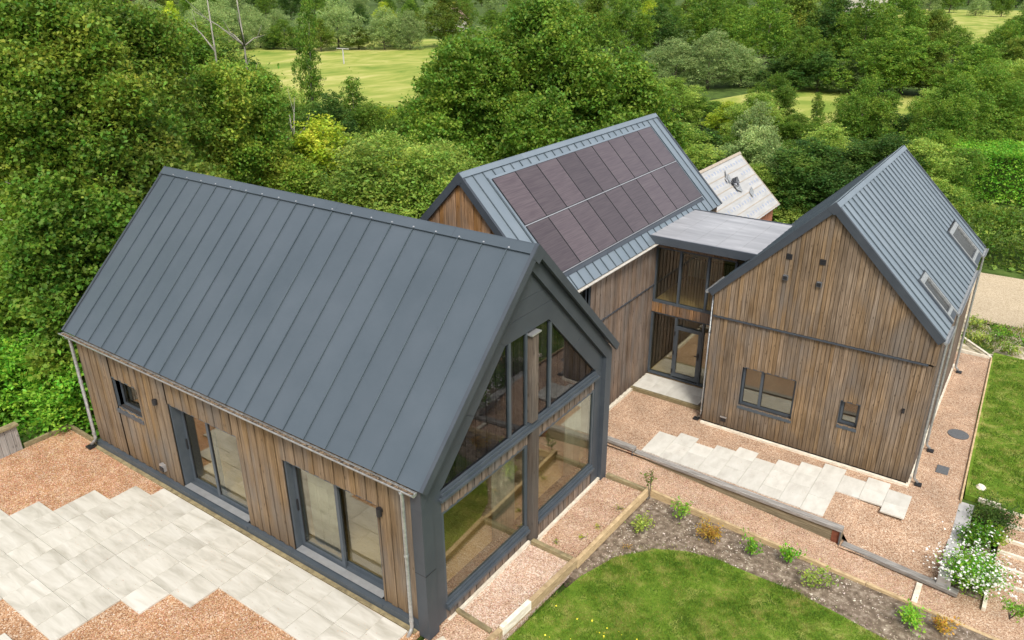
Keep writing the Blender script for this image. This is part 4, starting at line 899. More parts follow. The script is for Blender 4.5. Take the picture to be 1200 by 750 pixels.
stones('gravel_stones', [(-.9, 8.9), (9.6, 8.9), (9.6, 10.9), (-.9, 11.1)], lambda x, y: -3.06-.42*np.clip((x-.5)/7.5, 0, 1), 18000, M['stone_p'], (.008, .016))
stones('soil_stones', [(3.4, 3), (3.65, 6.15), (12, 5.85), (12, 3.9), (8.8, 4.7), (5.5, 5), (4.2, 4.4)], -.42, 7000, M['stone_g'], (.006, .022))
# ================================================================== grass
def grass(name, poly, z, n, h=(.025, .06), m='blade', w=.006):
    xs_ = [p[0] for p in poly]; ys_ = [p[1] for p in poly]; x = rg.uniform(min(xs_), max(xs_), n); y = rg.uniform(min(ys_), max(ys_), n); k = inpoly(x, y, poly); x = x[k]; y = y[k]; n = len(x)
    hh = rg.uniform(*h, n)*(.75+.5*np.sin(x*3.1+np.sin(y*2.3)*2)*np.sin(y*2.7+x)**2*.8); a = rg.uniform(0, 6.28, n); l = rg.uniform(.2, 1.1, n)*hh; b = rg.uniform(0, 6.28, n)
    z = z(x, y) if callable(z) else np.full(n, z)
    p0 = np.stack([x-np.cos(a)*w, y-np.sin(a)*w, z], -1); p1 = np.stack([x+np.cos(a)*w, y+np.sin(a)*w, z], -1); p2 = np.stack([x+np.cos(b)*l, y+np.sin(b)*l, z+hh], -1)
    V_ = np.stack([p0, p1, p2], 1).reshape(-1, 3); F_ = np.arange(3*n).reshape(-1, 3)
    return scatter_mesh(name, V_, F_, M[m])
vis = [(3.22, -.8), (3.28, .6), (3.45, 2.1), (3.6, 3.1), (3.88, 3.95), (4.45, 4.65), (5.0, 4.95), (5.6, 5.07), (6.3, 5.06), (7.1, 5.05), (7.9, 4.95), (8.8, 4.78), (10, 4.5), (10.5, 3.4), (8, 2), (5.5, -.5)]
vis = [(x+.06*math.sin(i*2.3), y+.05*math.sin(i*3.7)) for i, (x, y) in enumerate(vis)]
grass('lawn_grass', vis, -.4, 230000, (.025, .06), w=.005)
grass('lawn_grass', [(9.46, 14.56), (9.2, 25), (17, 25), (17, 14.6)], -2.97, 110000, (.03, .08), w=.009)
grass('rough_grass', [(3.2, -.5), (3.3, 1.9), (3.5, 3.2), (3.8, 4.1), (4.3, 4.8), (4.95, 5.1), (5.6, 5.2), (6.4, 5.2), (7.9, 5.08), (8.9, 4.9), (10.5, 4.55), (10.5, 4.2), (8.7, 4.7), (7.8, 4.85), (6.3, 4.95), (5.6, 4.95), (4.6, 4.6), (4.05, 3.9), (3.7, 3), (3.5, 1.9), (3.45, -.5)], -.41, 9000, (.03, .09), w=.006)
grass('rough_grass', [(8, 25.5), (8, 28.5), (20, 28), (20, 25)], -3.0, 9000, (.05, .3), w=.02)
# ================================================================== foliage
def leaves_mesh(C_, size, rng, up=.35, ar=.55, fold=.25, droop=0):
    """C_ = leaf centres (n,3); folded diamond leaves"""
    n = len(C_); s = size*rng.uniform(.6, 1.35, n)
    nrm = rng.normal(size=(n, 3)); nrm[:, 2] = np.abs(nrm[:, 2])+up; nrm /= np.linalg.norm(nrm, axis=1, keepdims=True)
    t = rng.normal(size=(n, 3)); t[:, 2] -= droop; t -= nrm*(t*nrm).sum(1, keepdims=True); t /= np.linalg.norm(t, axis=1, keepdims=True); b = np.cross(nrm, t)
    s = s[:, None]; base = C_-t*s*.5; tip = C_+t*s*.5-nrm*s*.12; l = C_+b*s*ar*.5+nrm*s*fold*.3; r = C_-b*s*ar*.5+nrm*s*fold*.3
    V_ = np.stack([base, r, tip, l], 1).reshape(-1, 3); k = 4*np.arange(n)[:, None]
    return V_, np.concatenate([k+np.array([[0, 1, 2]]), k+np.array([[0, 2, 3]])], 1).reshape(-1, 3)
def crown_points(rng, H, W, kind, ncl, per, clr):
    """lobed crown: clump centres near the surface of overlapping lobes"""
    lobes = []
    if kind == 'slim':
        for i in range(9): z = H*(.3+.66*i/8); r = W*.5*(.6+.5*math.sin(math.pi*(i+1.5)/10)); lobes.append((rng.normal(0, .12*W), rng.normal(0, .12*W), z, r, r*1.3))
    elif kind == 'shrub':
        for i in range(9): a = rng.uniform(0, 6.28); d = W*.33*math.sqrt(rng.uniform()); r = W*rng.uniform(.18, .3); lobes.append((d*math.cos(a), d*math.sin(a), H*rng.uniform(.3, .7), r, H*rng.uniform(.25, .36)))
    else:
        n = 24 if kind == 'willow' else 22
        for i in range(n):
            q = (i+.5)/n; z = H*(.13+.75*q); rad = W*.5*math.sin(math.pi*min(1, .26+.68*q))**.7; a = i*2.4+rng.uniform(-.5, .5); d = rad*rng.uniform(.35, .8)*(1 if q < .9 else .3)
            r = W*rng.choice([.09, .12, .15, .2])*rng.uniform(.9, 1.15)*(1.1-.3*q); lobes.append((d*math.cos(a), d*math.sin(a), z+rng.uniform(-.03, .05)*H, r, r*rng.uniform(.75, 1.15)))
        lobes.append((0, 0, H*.55, W*.27, H*.24))
    lobes = np.array(lobes); wt = lobes[:, 3]**2*1.; wt /= wt.sum(); pick = rng.choice(len(lobes), ncl, p=wt); L_ = lobes[pick]
    d = rng.normal(size=(ncl, 3)); d[:, 2] += .25; d /= np.linalg.norm(d, axis=1, keepdims=True); rr_ = rng.uniform(.55, 1.05, ncl)[:, None]
    cc = L_[:, :3]+d*rr_*np.stack([L_[:, 3], L_[:, 3], L_[:, 4]], -1)
    off = rng.normal(size=(ncl, per, 3)); off /= np.linalg.norm(off, axis=2, keepdims=True); off *= (rng.uniform(size=(ncl, per, 1))**.4)*clr; off[..., 2] *= .65
    pts = (cc[:, None]+off).reshape(-1, 3); pts[:, 2] = np.maximum(pts[:, 2], .12)
    return pts, lobes
def trunk_mb(rng, H, lobes, r0, limbs=9):
    mb = MB(); top = H*.62; pts = [(0, 0, -.3)]; rad = [r0*1.25]
    for i in range(1, 6): pts.append((rng.normal(0, .02*H*i/5), rng.normal(0, .02*H*i/5), top*i/5)); rad.append(r0*(1-.15*i))
    mb.tube(pts, rad, 8)
    for k in range(min(limbs, len(lobes))):
        l = lobes[k]; z0 = max(H*.12, min(top*.95, l[2]*.6)); a = Vector((0, 0, z0)); b = Vector(l[:3]); m_ = a.lerp(b, .5)+Vector((0, 0, -.04*H)); mb.tube([a, m_, b], [r0*.5, r0*.3, r0*.1], 6)
    return mb
PRO = {}
def make_proto(key, kind, leaf, H, W, ncl, per, clr, size, seed, r0=.22, up=.35, droop=0, bark='bark', ar=.6):
    rng = np.random.default_rng(seed); pts, lobes = crown_points(rng, H, W, kind, ncl, per, clr)
    # bigger, deeper leaves fill the inside of the crown
    inner = lobes[rng.choice(len(lobes), len(pts)//9)][:, :3]+rng.normal(size=(len(pts)//9, 3))*(lobes[:, 3].mean()*.4)
    V1, F1 = leaves_mesh(pts, size, rng, up, ar=ar, droop=droop); V2, F2 = leaves_mesh(inner, size*1.35, rng, .5)
    V_ = np.concatenate([V1, V2]); F_ = np.concatenate([F1, F2+len(V1)])
    c = scatter_mesh('crown', V_, F_, M[leaf], kind=None); t = trunk_mb(rng, H, lobes, r0).build('trunk', M[bark], None, smooth=True, fix=False)
    me = (c.data, t.data); bpy.data.objects.remove(c); bpy.data.objects.remove(t); PRO[key] = (me, H, W)
def put(key, name, x, y, z, h, wf, label, cat, group=None, rot=0, mats=None):
    (cm_, tm), H, W = PRO[key]; s = h/H; e = empty(name, (x, y, z), label, cat, group)
    for nm, me in (('trunk', tm), ('crown', cm_)):
        o = bpy.data.objects.new(nm, me); COL.objects.link(o); o.parent = e
    e.scale = (s*wf, s*wf, s); e.rotation_euler = (0, 0, rot); return e
# far kinds (reference height 12)
make_proto('far_broad', 'broad', 'leaf_mid', 12, 11, 900, 18, .5, .27, 1)
make_proto('far_broad2', 'broad', 'leaf_olive', 12, 10, 900, 18, .5, .27, 12)
make_proto('far_dark', 'broad', 'leaf_dark', 12, 10, 850, 18, .5, .27, 2)
make_proto('far_willow', 'willow', 'leaf_silver', 12, 12, 1000, 18, .5, .24, 3)
make_proto('far_yellow', 'broad', 'leaf_yellow', 12, 10, 850, 18, .5, .26, 4)
make_proto('far_copper', 'broad', 'leaf_copper', 12, 11, 520, 14, .6, .34, 5)
# middle distance kinds (reference height 10)
make_proto('mid_broad', 'broad', 'leaf_mid', 10, 8.5, 1700, 22, .32, .15, 21)
make_proto('mid_broad2', 'broad', 'leaf_scrub', 10, 8.5, 1700, 22, .32, .14, 22)
make_proto('mid_dark', 'broad', 'leaf_dark', 10, 8, 1600, 22, .32, .15, 23)
make_proto('mid_willow', 'willow', 'leaf_silver', 10, 9, 1500, 20, .34, .16, 24)
make_proto('mid_yellow', 'broad', 'leaf_yellow', 10, 8, 1200, 20, .34, .17, 25)
make_proto('mid_slim', 'slim', 'leaf_mid', 10, 2.6, 420, 22, .28, .16, 26, r0=.12, bark='pale_bark')
make_proto('shrub_fresh', 'shrub', 'leaf_fresh', 4, 6, 900, 22, .3, .15, 27, r0=.06)
make_proto('shrub_scrub', 'shrub', 'leaf_scrub', 4, 6, 900, 22, .3, .13, 28, r0=.06)
make_proto('shrub_dark', 'shrub', 'leaf_dark', 4, 6, 900, 22, .3, .14, 29, r0=.06)

stones('gravel_stones', [(-6.4, -2.2), (-5.2, -.2), (1.8, -.2), (1.8, -1.2), (-2.6, -2.8)], .003, 500, M['stone_o'], (.005, .01))
stones('gravel_stones', [(1, 11.4), (1, 12.9), (8.2, 13.9), (8.2, 11.9)], ZT+.014, 260, M['stone_p'], (.006, .012))
TREES=[
('broad', -478.3, 189.1, 13.3, 1.61, 'in the farthest line of the view'),
('broad', -472.5, 199.6, 12.6, 1.44, 'in the farthest line of the view'),
('dark', -448.4, 201.0, 17.2, 1.44, 'in the farthest line of the view'),
('dark', -427.5, 203.9, 17.7, 1.45, 'in the farthest line of the view'),
('willow', -458.1, 233.6, 17.0, 1.41, 'in the farthest line of the view'),
('dark', -462.7, 251.0, 17.2, 1.38, 'in the farthest line of the view'),
('dark', -414.9, 238.5, 12.0, 1.61, 'in the farthest line of the view'),
('dark', -448.5, 275.0, 16.8, 1.43, 'in the farthest line of the view'),
('willow', -404.7, 264.7, 15.7, 1.42, 'in the farthest line of the view'),
('broad', -424.3, 292.6, 15.5, 1.52, 'in the farthest line of the view'),
('broad', -389.7, 285.5, 17.2, 1.45, 'in the farthest line of the view'),
('dark', -400.6, 311.6, 14.2, 1.39, 'in the farthest line of the view'),
('broad', -371.9, 308.5, 10.8, 1.48, 'in the farthest line of the view'),
('willow', -374.0, 329.9, 14.9, 1.38, 'in the farthest line of the view'),
('dark', -384.8, 357.3, 12.9, 1.41, 'in the farthest line of the view'),
('willow', -344.6, 338.6, 14.9, 1.51, 'in the farthest line of the view'),
('broad', -354.2, 371.0, 13.0, 1.47, 'in the farthest line of the view'),
('willow', -311.1, 345.3, 10.4, 1.46, 'in the farthest line of the view'),
('dark', -337.7, 399.5, 14.7, 1.51, 'in the farthest line of the view'),
('broad', -320.4, 402.4, 14.9, 1.53, 'in the farthest line of the view'),
('broad', -280.4, 377.1, 9.8, 1.39, 'in the farthest line of the view'),
('willow', -290.3, 420.0, 16.8, 1.46, 'in the farthest line of the view'),
('willow', -287.3, 442.2, 15.9, 1.53, 'in the farthest line of the view'),
('broad', -241.3, 401.1, 10.6, 1.56, 'in the farthest line of the view'),
('willow', -238.0, 427.8, 15.8, 1.42, 'in the farthest line of the view'),
('broad', -239.5, 465.8, 15.6, 1.53, 'in the farthest line of the view'),
('willow', -219.1, 457.9, 9.2, 1.46, 'in the farthest line of the view'),
('willow', -190.6, 429.4, 13.4, 1.47, 'in the farthest line of the view'),
('dark', -185.5, 458.6, 11.6, 1.46, 'in the farthest line of the view'),
('broad', -174.7, 466.6, 12.4, 1.5, 'in the farthest line of the view'),
('broad', -165.4, 478.8, 11.0, 1.56, 'in the farthest line of the view'),
('broad', -143.3, 456.8, 10.1, 1.62, 'in the farthest line of the view'),
('broad', -136.1, 482.2, 11.2, 1.38, 'in the farthest line of the view'),
('broad', -117.4, 465.2, 13.4, 1.45, 'in the farthest line of the view'),
('broad', -110.9, 493.6, 13.2, 1.56, 'in the farthest line of the view'),
('broad', -89.3, 464.6, 9.3, 1.59, 'in the farthest line of the view'),
('broad', -81.7, 490.7, 8.8, 1.51, 'in the farthest line of the view'),
('broad', -69.9, 489.8, 9.0, 1.55, 'in the farthest line of the view'),
('willow', -60.9, 512.6, 14.1, 1.52, 'in the farthest line of the view'),
('willow', -46.2, 498.4, 13.1, 1.59, 'in the farthest line of the view'),
('broad', -35.6, 501.8, 13.7, 1.53, 'in the farthest line of the view'),
('dark', -21.9, 464.6, 11.0, 1.49, 'in the farthest line of the view'),
('broad', -12.2, 470.0, 9.4, 1.61, 'in the farthest line of the view'),
('broad', -326.5, 129.5, 14.3, 0.98, 'on the skyline'),
('broad', -339.7, 143.6, 13.2, 0.98, 'on the skyline'),
('dark', -346.4, 154.2, 9.1, 1.03, 'on the skyline'),
('broad', -306.9, 145.3, 11.2, 0.97, 'on the skyline'),
('broad', -306.3, 154.4, 12.6, 0.94, 'on the skyline'),
('broad', -303.9, 161.7, 10.4, 0.94, 'on the skyline'),
('broad', -289.2, 163.6, 11.4, 0.94, 'on the skyline'),
('copper', -279.9, 166.9, 14.1, 1.01, 'on the skyline'),
('broad', -320.8, 202.9, 12.0, 1.01, 'on the skyline'),
('broad', -292.6, 195.3, 10.9, 1.03, 'on the skyline'),
('broad', -275.0, 193.8, 10.3, 1.08, 'on the skyline'),
('willow', -307.7, 230.4, 13.9, 0.97, 'on the skyline'),
('broad', -255.4, 203.7, 11.0, 1.02, 'on the skyline'),
('dark', -250.3, 211.6, 13.6, 0.98, 'on the skyline'),
('broad', -286.0, 255.7, 11.8, 1.05, 'on the skyline'),
('dark', -268.6, 252.7, 7.9, 0.97, 'on the skyline'),
('willow', -268.0, 267.6, 10.0, 1.06, 'on the skyline'),
('broad', -231.9, 247.8, 8.7, 1.01, 'on the skyline'),
('dark', -212.1, 240.0, 9.0, 0.98, 'on the skyline'),
('broad', -203.1, 245.5, 12.6, 1.01, 'on the skyline'),
('broad', -218.8, 281.8, 7.3, 0.92, 'on the skyline'),
('willow', -215.3, 297.1, 9.1, 1.07, 'on the skyline'),
('willow', -205.5, 303.5, 9.9, 1.04, 'on the skyline'),
('willow', -171.6, 274.2, 8.0, 1.05, 'on the skyline'),
('willow', -183.6, 314.7, 9.0, 1.0, 'on the skyline'),
('broad', -171.4, 313.8, 9.8, 1.0, 'on the skyline'),
('broad', -162.3, 318.2, 10.1, 0.93, 'on the skyline'),
('dark', -159.6, 339.2, 7.1, 1.03, 'on the skyline'),
('broad', -130.3, 297.0, 10.3, 0.98, 'on the skyline'),
('broad', -125.6, 310.6, 7.5, 1.02, 'on the skyline'),
('broad', -134.7, 365.4, 6.2, 1.03, 'on the skyline'),
('broad', -111.2, 330.9, 8.8, 0.95, 'on the skyline'),
('broad', -106.9, 350.5, 8.9, 1.04, 'on the skyline'),
('broad', -99.6, 358.8, 8.7, 1.06, 'on the skyline'),
('willow', -90.6, 357.3, 11.9, 1.0, 'on the skyline'),
('broad', -70.8, 316.9, 10.4, 1.03, 'on the skyline'),
('broad', -66.8, 334.7, 8.4, 1.07, 'on the skyline'),
('broad', -62.0, 354.4, 10.7, 0.96, 'on the skyline'),
('broad', -54.6, 374.0, 5.9, 1.06, 'on the skyline'),
('willow', -45.7, 368.6, 11.1, 1.02, 'on the skyline'),
('broad', -39.7, 380.1, 12.0, 1.0, 'on the skyline'),
('willow', -27.2, 354.5, 7.0, 0.97, 'on the skyline'),
('broad', -18.2, 348.6, 9.1, 1.06, 'on the skyline'),
('willow', -8.6, 337.9, 8.5, 0.94, 'on the skyline'),
('yellow', -208.8, 81.7, 7.5, 1.07, 'in the far belt'),
('broad', -235.6, 99.7, 9.3, 1.08, 'in the far belt'),
('yellow', -229.1, 104.5, 10.0, 1.07, 'in the far belt'),
('yellow', -209.6, 101.6, 6.1, 0.97, 'in the far belt'),
('broad', -207.4, 108.7, 7.0, 0.98, 'in the far belt'),
('broad', -207.8, 115.9, 9.6, 1.12, 'in the far belt'),
('willow', -203.5, 121.6, 10.5, 1.12, 'in the far belt'),
('yellow', -199.7, 127.1, 8.8, 1.0, 'in the far belt'),
('willow', -193.2, 131.3, 8.5, 1.11, 'in the far belt'),
('willow', -203.5, 146.8, 9.5, 1.09, 'in the far belt'),
('willow', -174.0, 133.8, 8.0, 1.12, 'in the far belt'),
('willow', -189.9, 155.0, 6.2, 1.05, 'in the far belt'),
('willow', -173.8, 152.5, 6.0, 1.04, 'in the far belt'),
('broad', -180.4, 168.5, 9.7, 1.06, 'in the far belt'),
('dark', -182.1, 181.7, 7.3, 1.03, 'in the far belt'),
('yellow', -151.4, 161.0, 8.2, 1.13, 'in the far belt'),
('broad', -149.8, 170.2, 9.0, 0.97, 'in the far belt'),
('willow', -140.0, 170.8, 10.0, 1.1, 'in the far belt'),
('broad', -153.6, 199.7, 9.3, 1.11, 'in the far belt'),
('broad', -132.6, 185.6, 5.9, 1.1, 'in the far belt'),
('broad', -127.2, 189.8, 9.5, 0.97, 'in the far belt'),
('broad', -133.8, 213.8, 9.0, 1.04, 'in the far belt'),
('broad', -113.1, 196.6, 4.6, 1.08, 'in the far belt'),
('broad', -104.2, 196.7, 6.9, 1.02, 'in the far belt'),
('yellow', -99.7, 202.6, 4.4, 0.98, 'in the far belt'),
('yellow', -99.4, 219.6, 9.3, 1.05, 'in the far belt'),
('broad', -85.4, 208.1, 6.9, 0.97, 'in the far belt'),
('broad', -90.9, 243.4, 3.7, 1.06, 'in the far belt'),
('broad', -81.3, 237.4, 8.7, 1.1, 'in the far belt'),
('broad', -70.3, 228.5, 6.4, 1.08, 'in the far belt'),
('yellow', -60.3, 223.5, 6.0, 1.05, 'in the far belt'),
('broad', -60.4, 248.7, 4.5, 1.11, 'in the far belt'),
('dark', -53.3, 245.9, 7.0, 0.97, 'in the far belt'),
('broad', -43.7, 234.7, 6.4, 1.1, 'in the far belt'),
('broad', -38.6, 246.3, 5.3, 1.01, 'in the far belt'),
('broad', -29.0, 232.5, 6.7, 1.02, 'in the far belt'),
('broad', -23.2, 231.9, 6.2, 0.98, 'in the far belt'),
('broad', -6.7, 255.3, 4.2, 1.04, 'in the far belt'),
('yellow', -1.6, 243.6, 9.3, 0.99, 'in the far belt'),
('willow', -137.5, 94.2, 10.3, 1.14, 'behind the mown meadow'),
('willow', -138.3, 101.2, 8.8, 1.18, 'behind the mown meadow'),
('willow', -140.3, 109.4, 7.5, 1.06, 'behind the mown meadow'),
('broad', -131.8, 109.2, 6.3, 0.92, 'behind the mown meadow'),
('broad', -120.7, 109.3, 6.9, 0.94, 'behind the mown meadow'),
('willow', -122.0, 115.6, 10.6, 1.19, 'behind the mown meadow'),
('broad', -117.8, 117.3, 4.9, 1.09, 'behind the mown meadow'),
('willow', -112.6, 119.8, 8.6, 1.12, 'behind the mown meadow'),
('willow', -108.0, 122.7, 7.9, 1.02, 'behind the mown meadow'),
('dark', -116.3, 127.2, 3.8, 1.23, 'behind the mown meadow'),
('broad', -105.7, 131.9, 11.8, 1.2, 'behind the mown meadow'),
('willow', -94.1, 130.2, 4.9, 1.13, 'behind the mown meadow'),
('broad', -97.9, 146.3, 8.6, 1.13, 'behind the mown meadow'),
('dark', -134.5, 93.8, 3.7, 1.2, 'behind the mown meadow'),
('dark', -141.5, 105.6, 3.2, 1.15, 'behind the mown meadow'),
('dark', -134.7, 108.4, 3.6, 1.17, 'behind the mown meadow'),
('dark', -127.8, 109.9, 3.3, 1.14, 'behind the mown meadow'),
('broad', -65.3, 126.7, 11.6, 1.07, 'in the tall belt beyond the field'),
('broad', -56.9, 122.2, 11.1, 1.15, 'in the tall belt beyond the field'),
('dark', -54.6, 131.1, 9.8, 1.08, 'in the tall belt beyond the field'),
('broad', -47.5, 134.8, 12.1, 1.16, 'in the tall belt beyond the field'),
('broad', -40.8, 133.3, 9.6, 1.07, 'in the tall belt beyond the field'),
('broad', -31.3, 120.0, 11.5, 1.1, 'in the tall belt beyond the field'),
('broad', -28.7, 128.6, 11.9, 1.08, 'in the tall belt beyond the field'),
('dark', -23.1, 127.1, 11.6, 1.08, 'in the tall belt beyond the field'),
('broad', -18.1, 124.3, 11.0, 1.08, 'in the tall belt beyond the field'),
('broad', -16.8, 142.1, 12.0, 1.06, 'in the tall belt beyond the field'),
('broad', -12.1, 147.2, 9.0, 1.05, 'in the tall belt beyond the field'),
('broad', -7.7, 143.4, 6.4, 1.0, 'in the tall belt beyond the field'),
('broad', -1.0, 136.6, 7.1, 1.11, 'in the tall belt beyond the field'),
('broad', 2.8, 126.9, 10.1, 1.05, 'in the tall belt beyond the field'),
('willow', -35.7, 96.4, 6.2, 1.17, 'along the far side of the little field'),
('willow', -31.2, 96.8, 7.3, 1.22, 'along the far side of the little field'),
('willow', -28.3, 101.4, 4.9, 1.02, 'along the far side of the little field'),
('dark', -22.1, 101.1, 4.6, 1.12, 'along the far side of the little field'),
('dark', -17.5, 99.6, 5.3, 1.2, 'along the far side of the little field'),
('willow', -14.0, 101.0, 4.1, 1.03, 'along the far side of the little field'),
('broad', -11.3, 100.0, 6.9, 1.31, 'along the far side of the little field'),
('broad', -8.2, 102.6, 8.2, 1.34, 'along the far side of the little field'),
('broad', -5.5, 102.6, 6.3, 1.02, 'along the far side of the little field'),
('broad', -0.0, 96.6, 6.9, 1.18, 'along the far side of the little field'),
('broad', 2.7, 109.9, 7.1, 1.11, 'along the far side of the little field'),
('broad', -20.6, 103.1, 7.9, 1.05, 'along the far side of the little field'),
('yellow', -22.1, 59.1, 5.3, 1.11, 'beyond the solar roof'),
('broad', -22.4, 65.4, 5.0, 1.22, 'beyond the solar roof'),
('broad', -20.4, 67.4, 3.0, 1.28, 'beyond the solar roof'),
('yellow', -15.9, 63.3, 3.2, 1.18, 'beyond the solar roof'),
('broad', -12.1, 59.6, 4.8, 1.07, 'beyond the solar roof'),
('broad', -11.6, 62.5, 6.2, 0.93, 'beyond the solar roof'),
('broad', -2.7, 54.6, 7.3, 1.02, 'between the east wing and the little field'),
('dark', -2.0, 57.3, 5.1, 1.17, 'between the east wing and the little field'),
('slim', -7.9, 62.2, 4.5, 0.86, 'between the east wing and the little field'),
('broad', -8.7, 59.6, 3.4, 0.91, 'between the east wing and the little field'),
('broad', 1.1, 60.0, 6.1, 1.03, 'between the east wing and the little field'),
('broad', 3.0, 55.9, 7.5, 1.17, 'between the east wing and the little field'),
('broad', 4.1, 64.0, 7.5, 1.33, 'between the east wing and the little field'),
('broad', 5.8, 66.3, 7.9, 1.34, 'between the east wing and the little field'),
('broad', -10.0, 38.6, 5.5, 1.35, 'just behind the courtyard roofs'),
('dark', -9.0, 40.6, 4.8, 1.14, 'just behind the courtyard roofs'),
('broad', -8.0, 42.6, 4.4, 1.17, 'just behind the courtyard roofs'),
('willow', -5.7, 39.6, 5.3, 1.05, 'just behind the courtyard roofs'),
('shrub', -6.3, 45.4, 3.3, 1.24, 'just behind the courtyard roofs'),
('broad', -5.3, 46.6, 3.5, 1.06, 'just behind the courtyard roofs'),
('dark', -1.9, 38.4, 5.3, 1.26, 'just behind the courtyard roofs'),
('dark', -2.1, 45.5, 4.3, 1.36, 'just behind the courtyard roofs'),
('dark', 0.5, 38.7, 5.3, 1.29, 'just behind the courtyard roofs'),
('dark', 1.9, 38.9, 5.9, 1.18, 'just behind the courtyard roofs'),
('broad', 3.2, 40.2, 5.6, 1.13, 'just behind the courtyard roofs'),
('broad', 3.7, 44.1, 5.5, 1.12, 'just behind the courtyard roofs'),
('willow', -6.6, 42.6, 6.3, 0.81, 'just behind the courtyard roofs'),
('broad', -1.9, 41.5, 5.8, 0.96, 'just behind the courtyard roofs'),
('yellow', -1.9, 38.3, 2.3, 1.02, 'at the end of the plot'),
('shrub', -2.9, 37.0, 1.8, 1.09, 'at the end of the plot'),
('shrub', -0.8, 36.9, 2.3, 1.27, 'at the end of the plot'),
('broad', -4.6, 36.9, 3.8, 0.99, 'at the end of the plot'),
('shrub', 5.1, 47.4, 0.0, 1.16, 'at the end of the plot'),
('broad', 6.4, 50.0, -0.8, 1.21, 'at the end of the plot'),
('broad', 8.1, 49.3, -0.7, 1.17, 'at the end of the plot'),
('broad', 9.2, 47.3, 0.7, 1.26, 'at the end of the plot'),
('shrub', 5.8, 48.6, -0.5, 1.21, 'at the end of the plot'),
('shrub', 7.3, 52.4, -1.4, 1.32, 'at the end of the plot'),
('shrub', 8.9, 49.8, -0.3, 1.3, 'at the end of the plot'),
('slim', -37.5, 33.4, 11.6, 0.59, 'in front of the mown meadow'),
('dark', -30.6, 28.8, 7.0, 0.98, 'on the near side of the mown meadow'),
('slim', -32.1, 32.2, 7.0, 1.06, 'on the near side of the mown meadow'),
('broad', -29.7, 31.4, 6.0, 1.26, 'on the near side of the mown meadow'),
('yellow', -30.0, 33.6, 5.2, 1.2, 'on the near side of the mown meadow'),
('broad', -28.0, 33.7, 5.7, 1.13, 'on the near side of the mown meadow'),
('broad', -24.9, 32.8, 6.7, 0.98, 'on the near side of the mown meadow'),
('broad', -33.8, 28.6, 6.1, 1.11, 'on the near side of the mown meadow'),
('broad', -32.5, 26.2, 6.9, 1.07, 'on the near side of the mown meadow'),
('dark', -27.5, 35.1, 7.7, 0.85, 'on the near side of the mown meadow'),
('broad', -43.3, 28.0, 11.3, 1.31, 'behind the near woodland'),
('broad', -42.3, 26.2, 11.3, 1.27, 'behind the near woodland'),
('dark', -42.4, 29.1, 9.5, 1.27, 'behind the near woodland'),
('broad', -41.4, 29.9, 8.7, 1.14, 'behind the near woodland'),
('broad', -38.2, 29.3, 8.3, 1.04, 'behind the near woodland'),
('broad', -19.8, 16.0, 7.4, 1.51, 'in the scrub behind the near roof'),
('yellow', -18.2, 16.5, 7.8, 1.34, 'in the scrub behind the near roof'),
('shrub', -18.3, 18.2, 7.2, 1.29, 'in the scrub behind the near roof'),
('broad', -13.0, 14.4, 7.9, 1.51, 'in the scrub behind the near roof'),
('broad', -16.9, 19.9, 7.1, 1.22, 'in the scrub behind the near roof'),
('shrub', -11.4, 15.8, 7.7, 1.18, 'in the scrub behind the near roof'),
('broad', -12.2, 18.3, 7.4, 1.14, 'in the scrub behind the near roof'),
('shrub', -14.3, 17.8, 5.9, 1.28, 'in the scrub behind the near roof'),
('shrub', -16.7, 17.6, 5.3, 1.29, 'in the scrub behind the near roof'),
('shrub', -18.1, 17.1, 5.8, 1.4, 'in the scrub behind the near roof'),
('shrub', -18.7, 15.8, 5.8, 1.24, 'in the scrub behind the near roof'),
('yellow', -14.3, 16.3, 6.8, 1.13, 'in the scrub behind the near roof')]
ORD = ['first', 'second', 'third', 'fourth', 'fifth', 'sixth', 'seventh', 'eighth', 'ninth', 'tenth', 'eleventh', 'twelfth', 'thirteenth', 'fourteenth', 'fifteenth', 'sixteenth', 'seventeenth', 'eighteenth', 'nineteenth', 'twentieth', 'twenty first', 'twenty second', 'twenty third', 'twenty fourth', 'twenty fifth', 'twenty sixth', 'twenty seventh', 'twenty eighth', 'twenty ninth', 'thirtieth', 'thirty first', 'thirty second', 'thirty third', 'thirty fourth', 'thirty fifth', 'thirty sixth', 'thirty seventh', 'thirty eighth']
KD = {'broad': 'broad green', 'dark': 'dark green', 'willow': 'silvery green', 'yellow': 'yellow green', 'copper': 'purple copper', 'slim': 'slender', 'shrub': 'low bushy'}
rt_ = random.Random(42)
byk = {}
for t in TREES: byk.setdefault((t[0], t[5]), []).append(t)
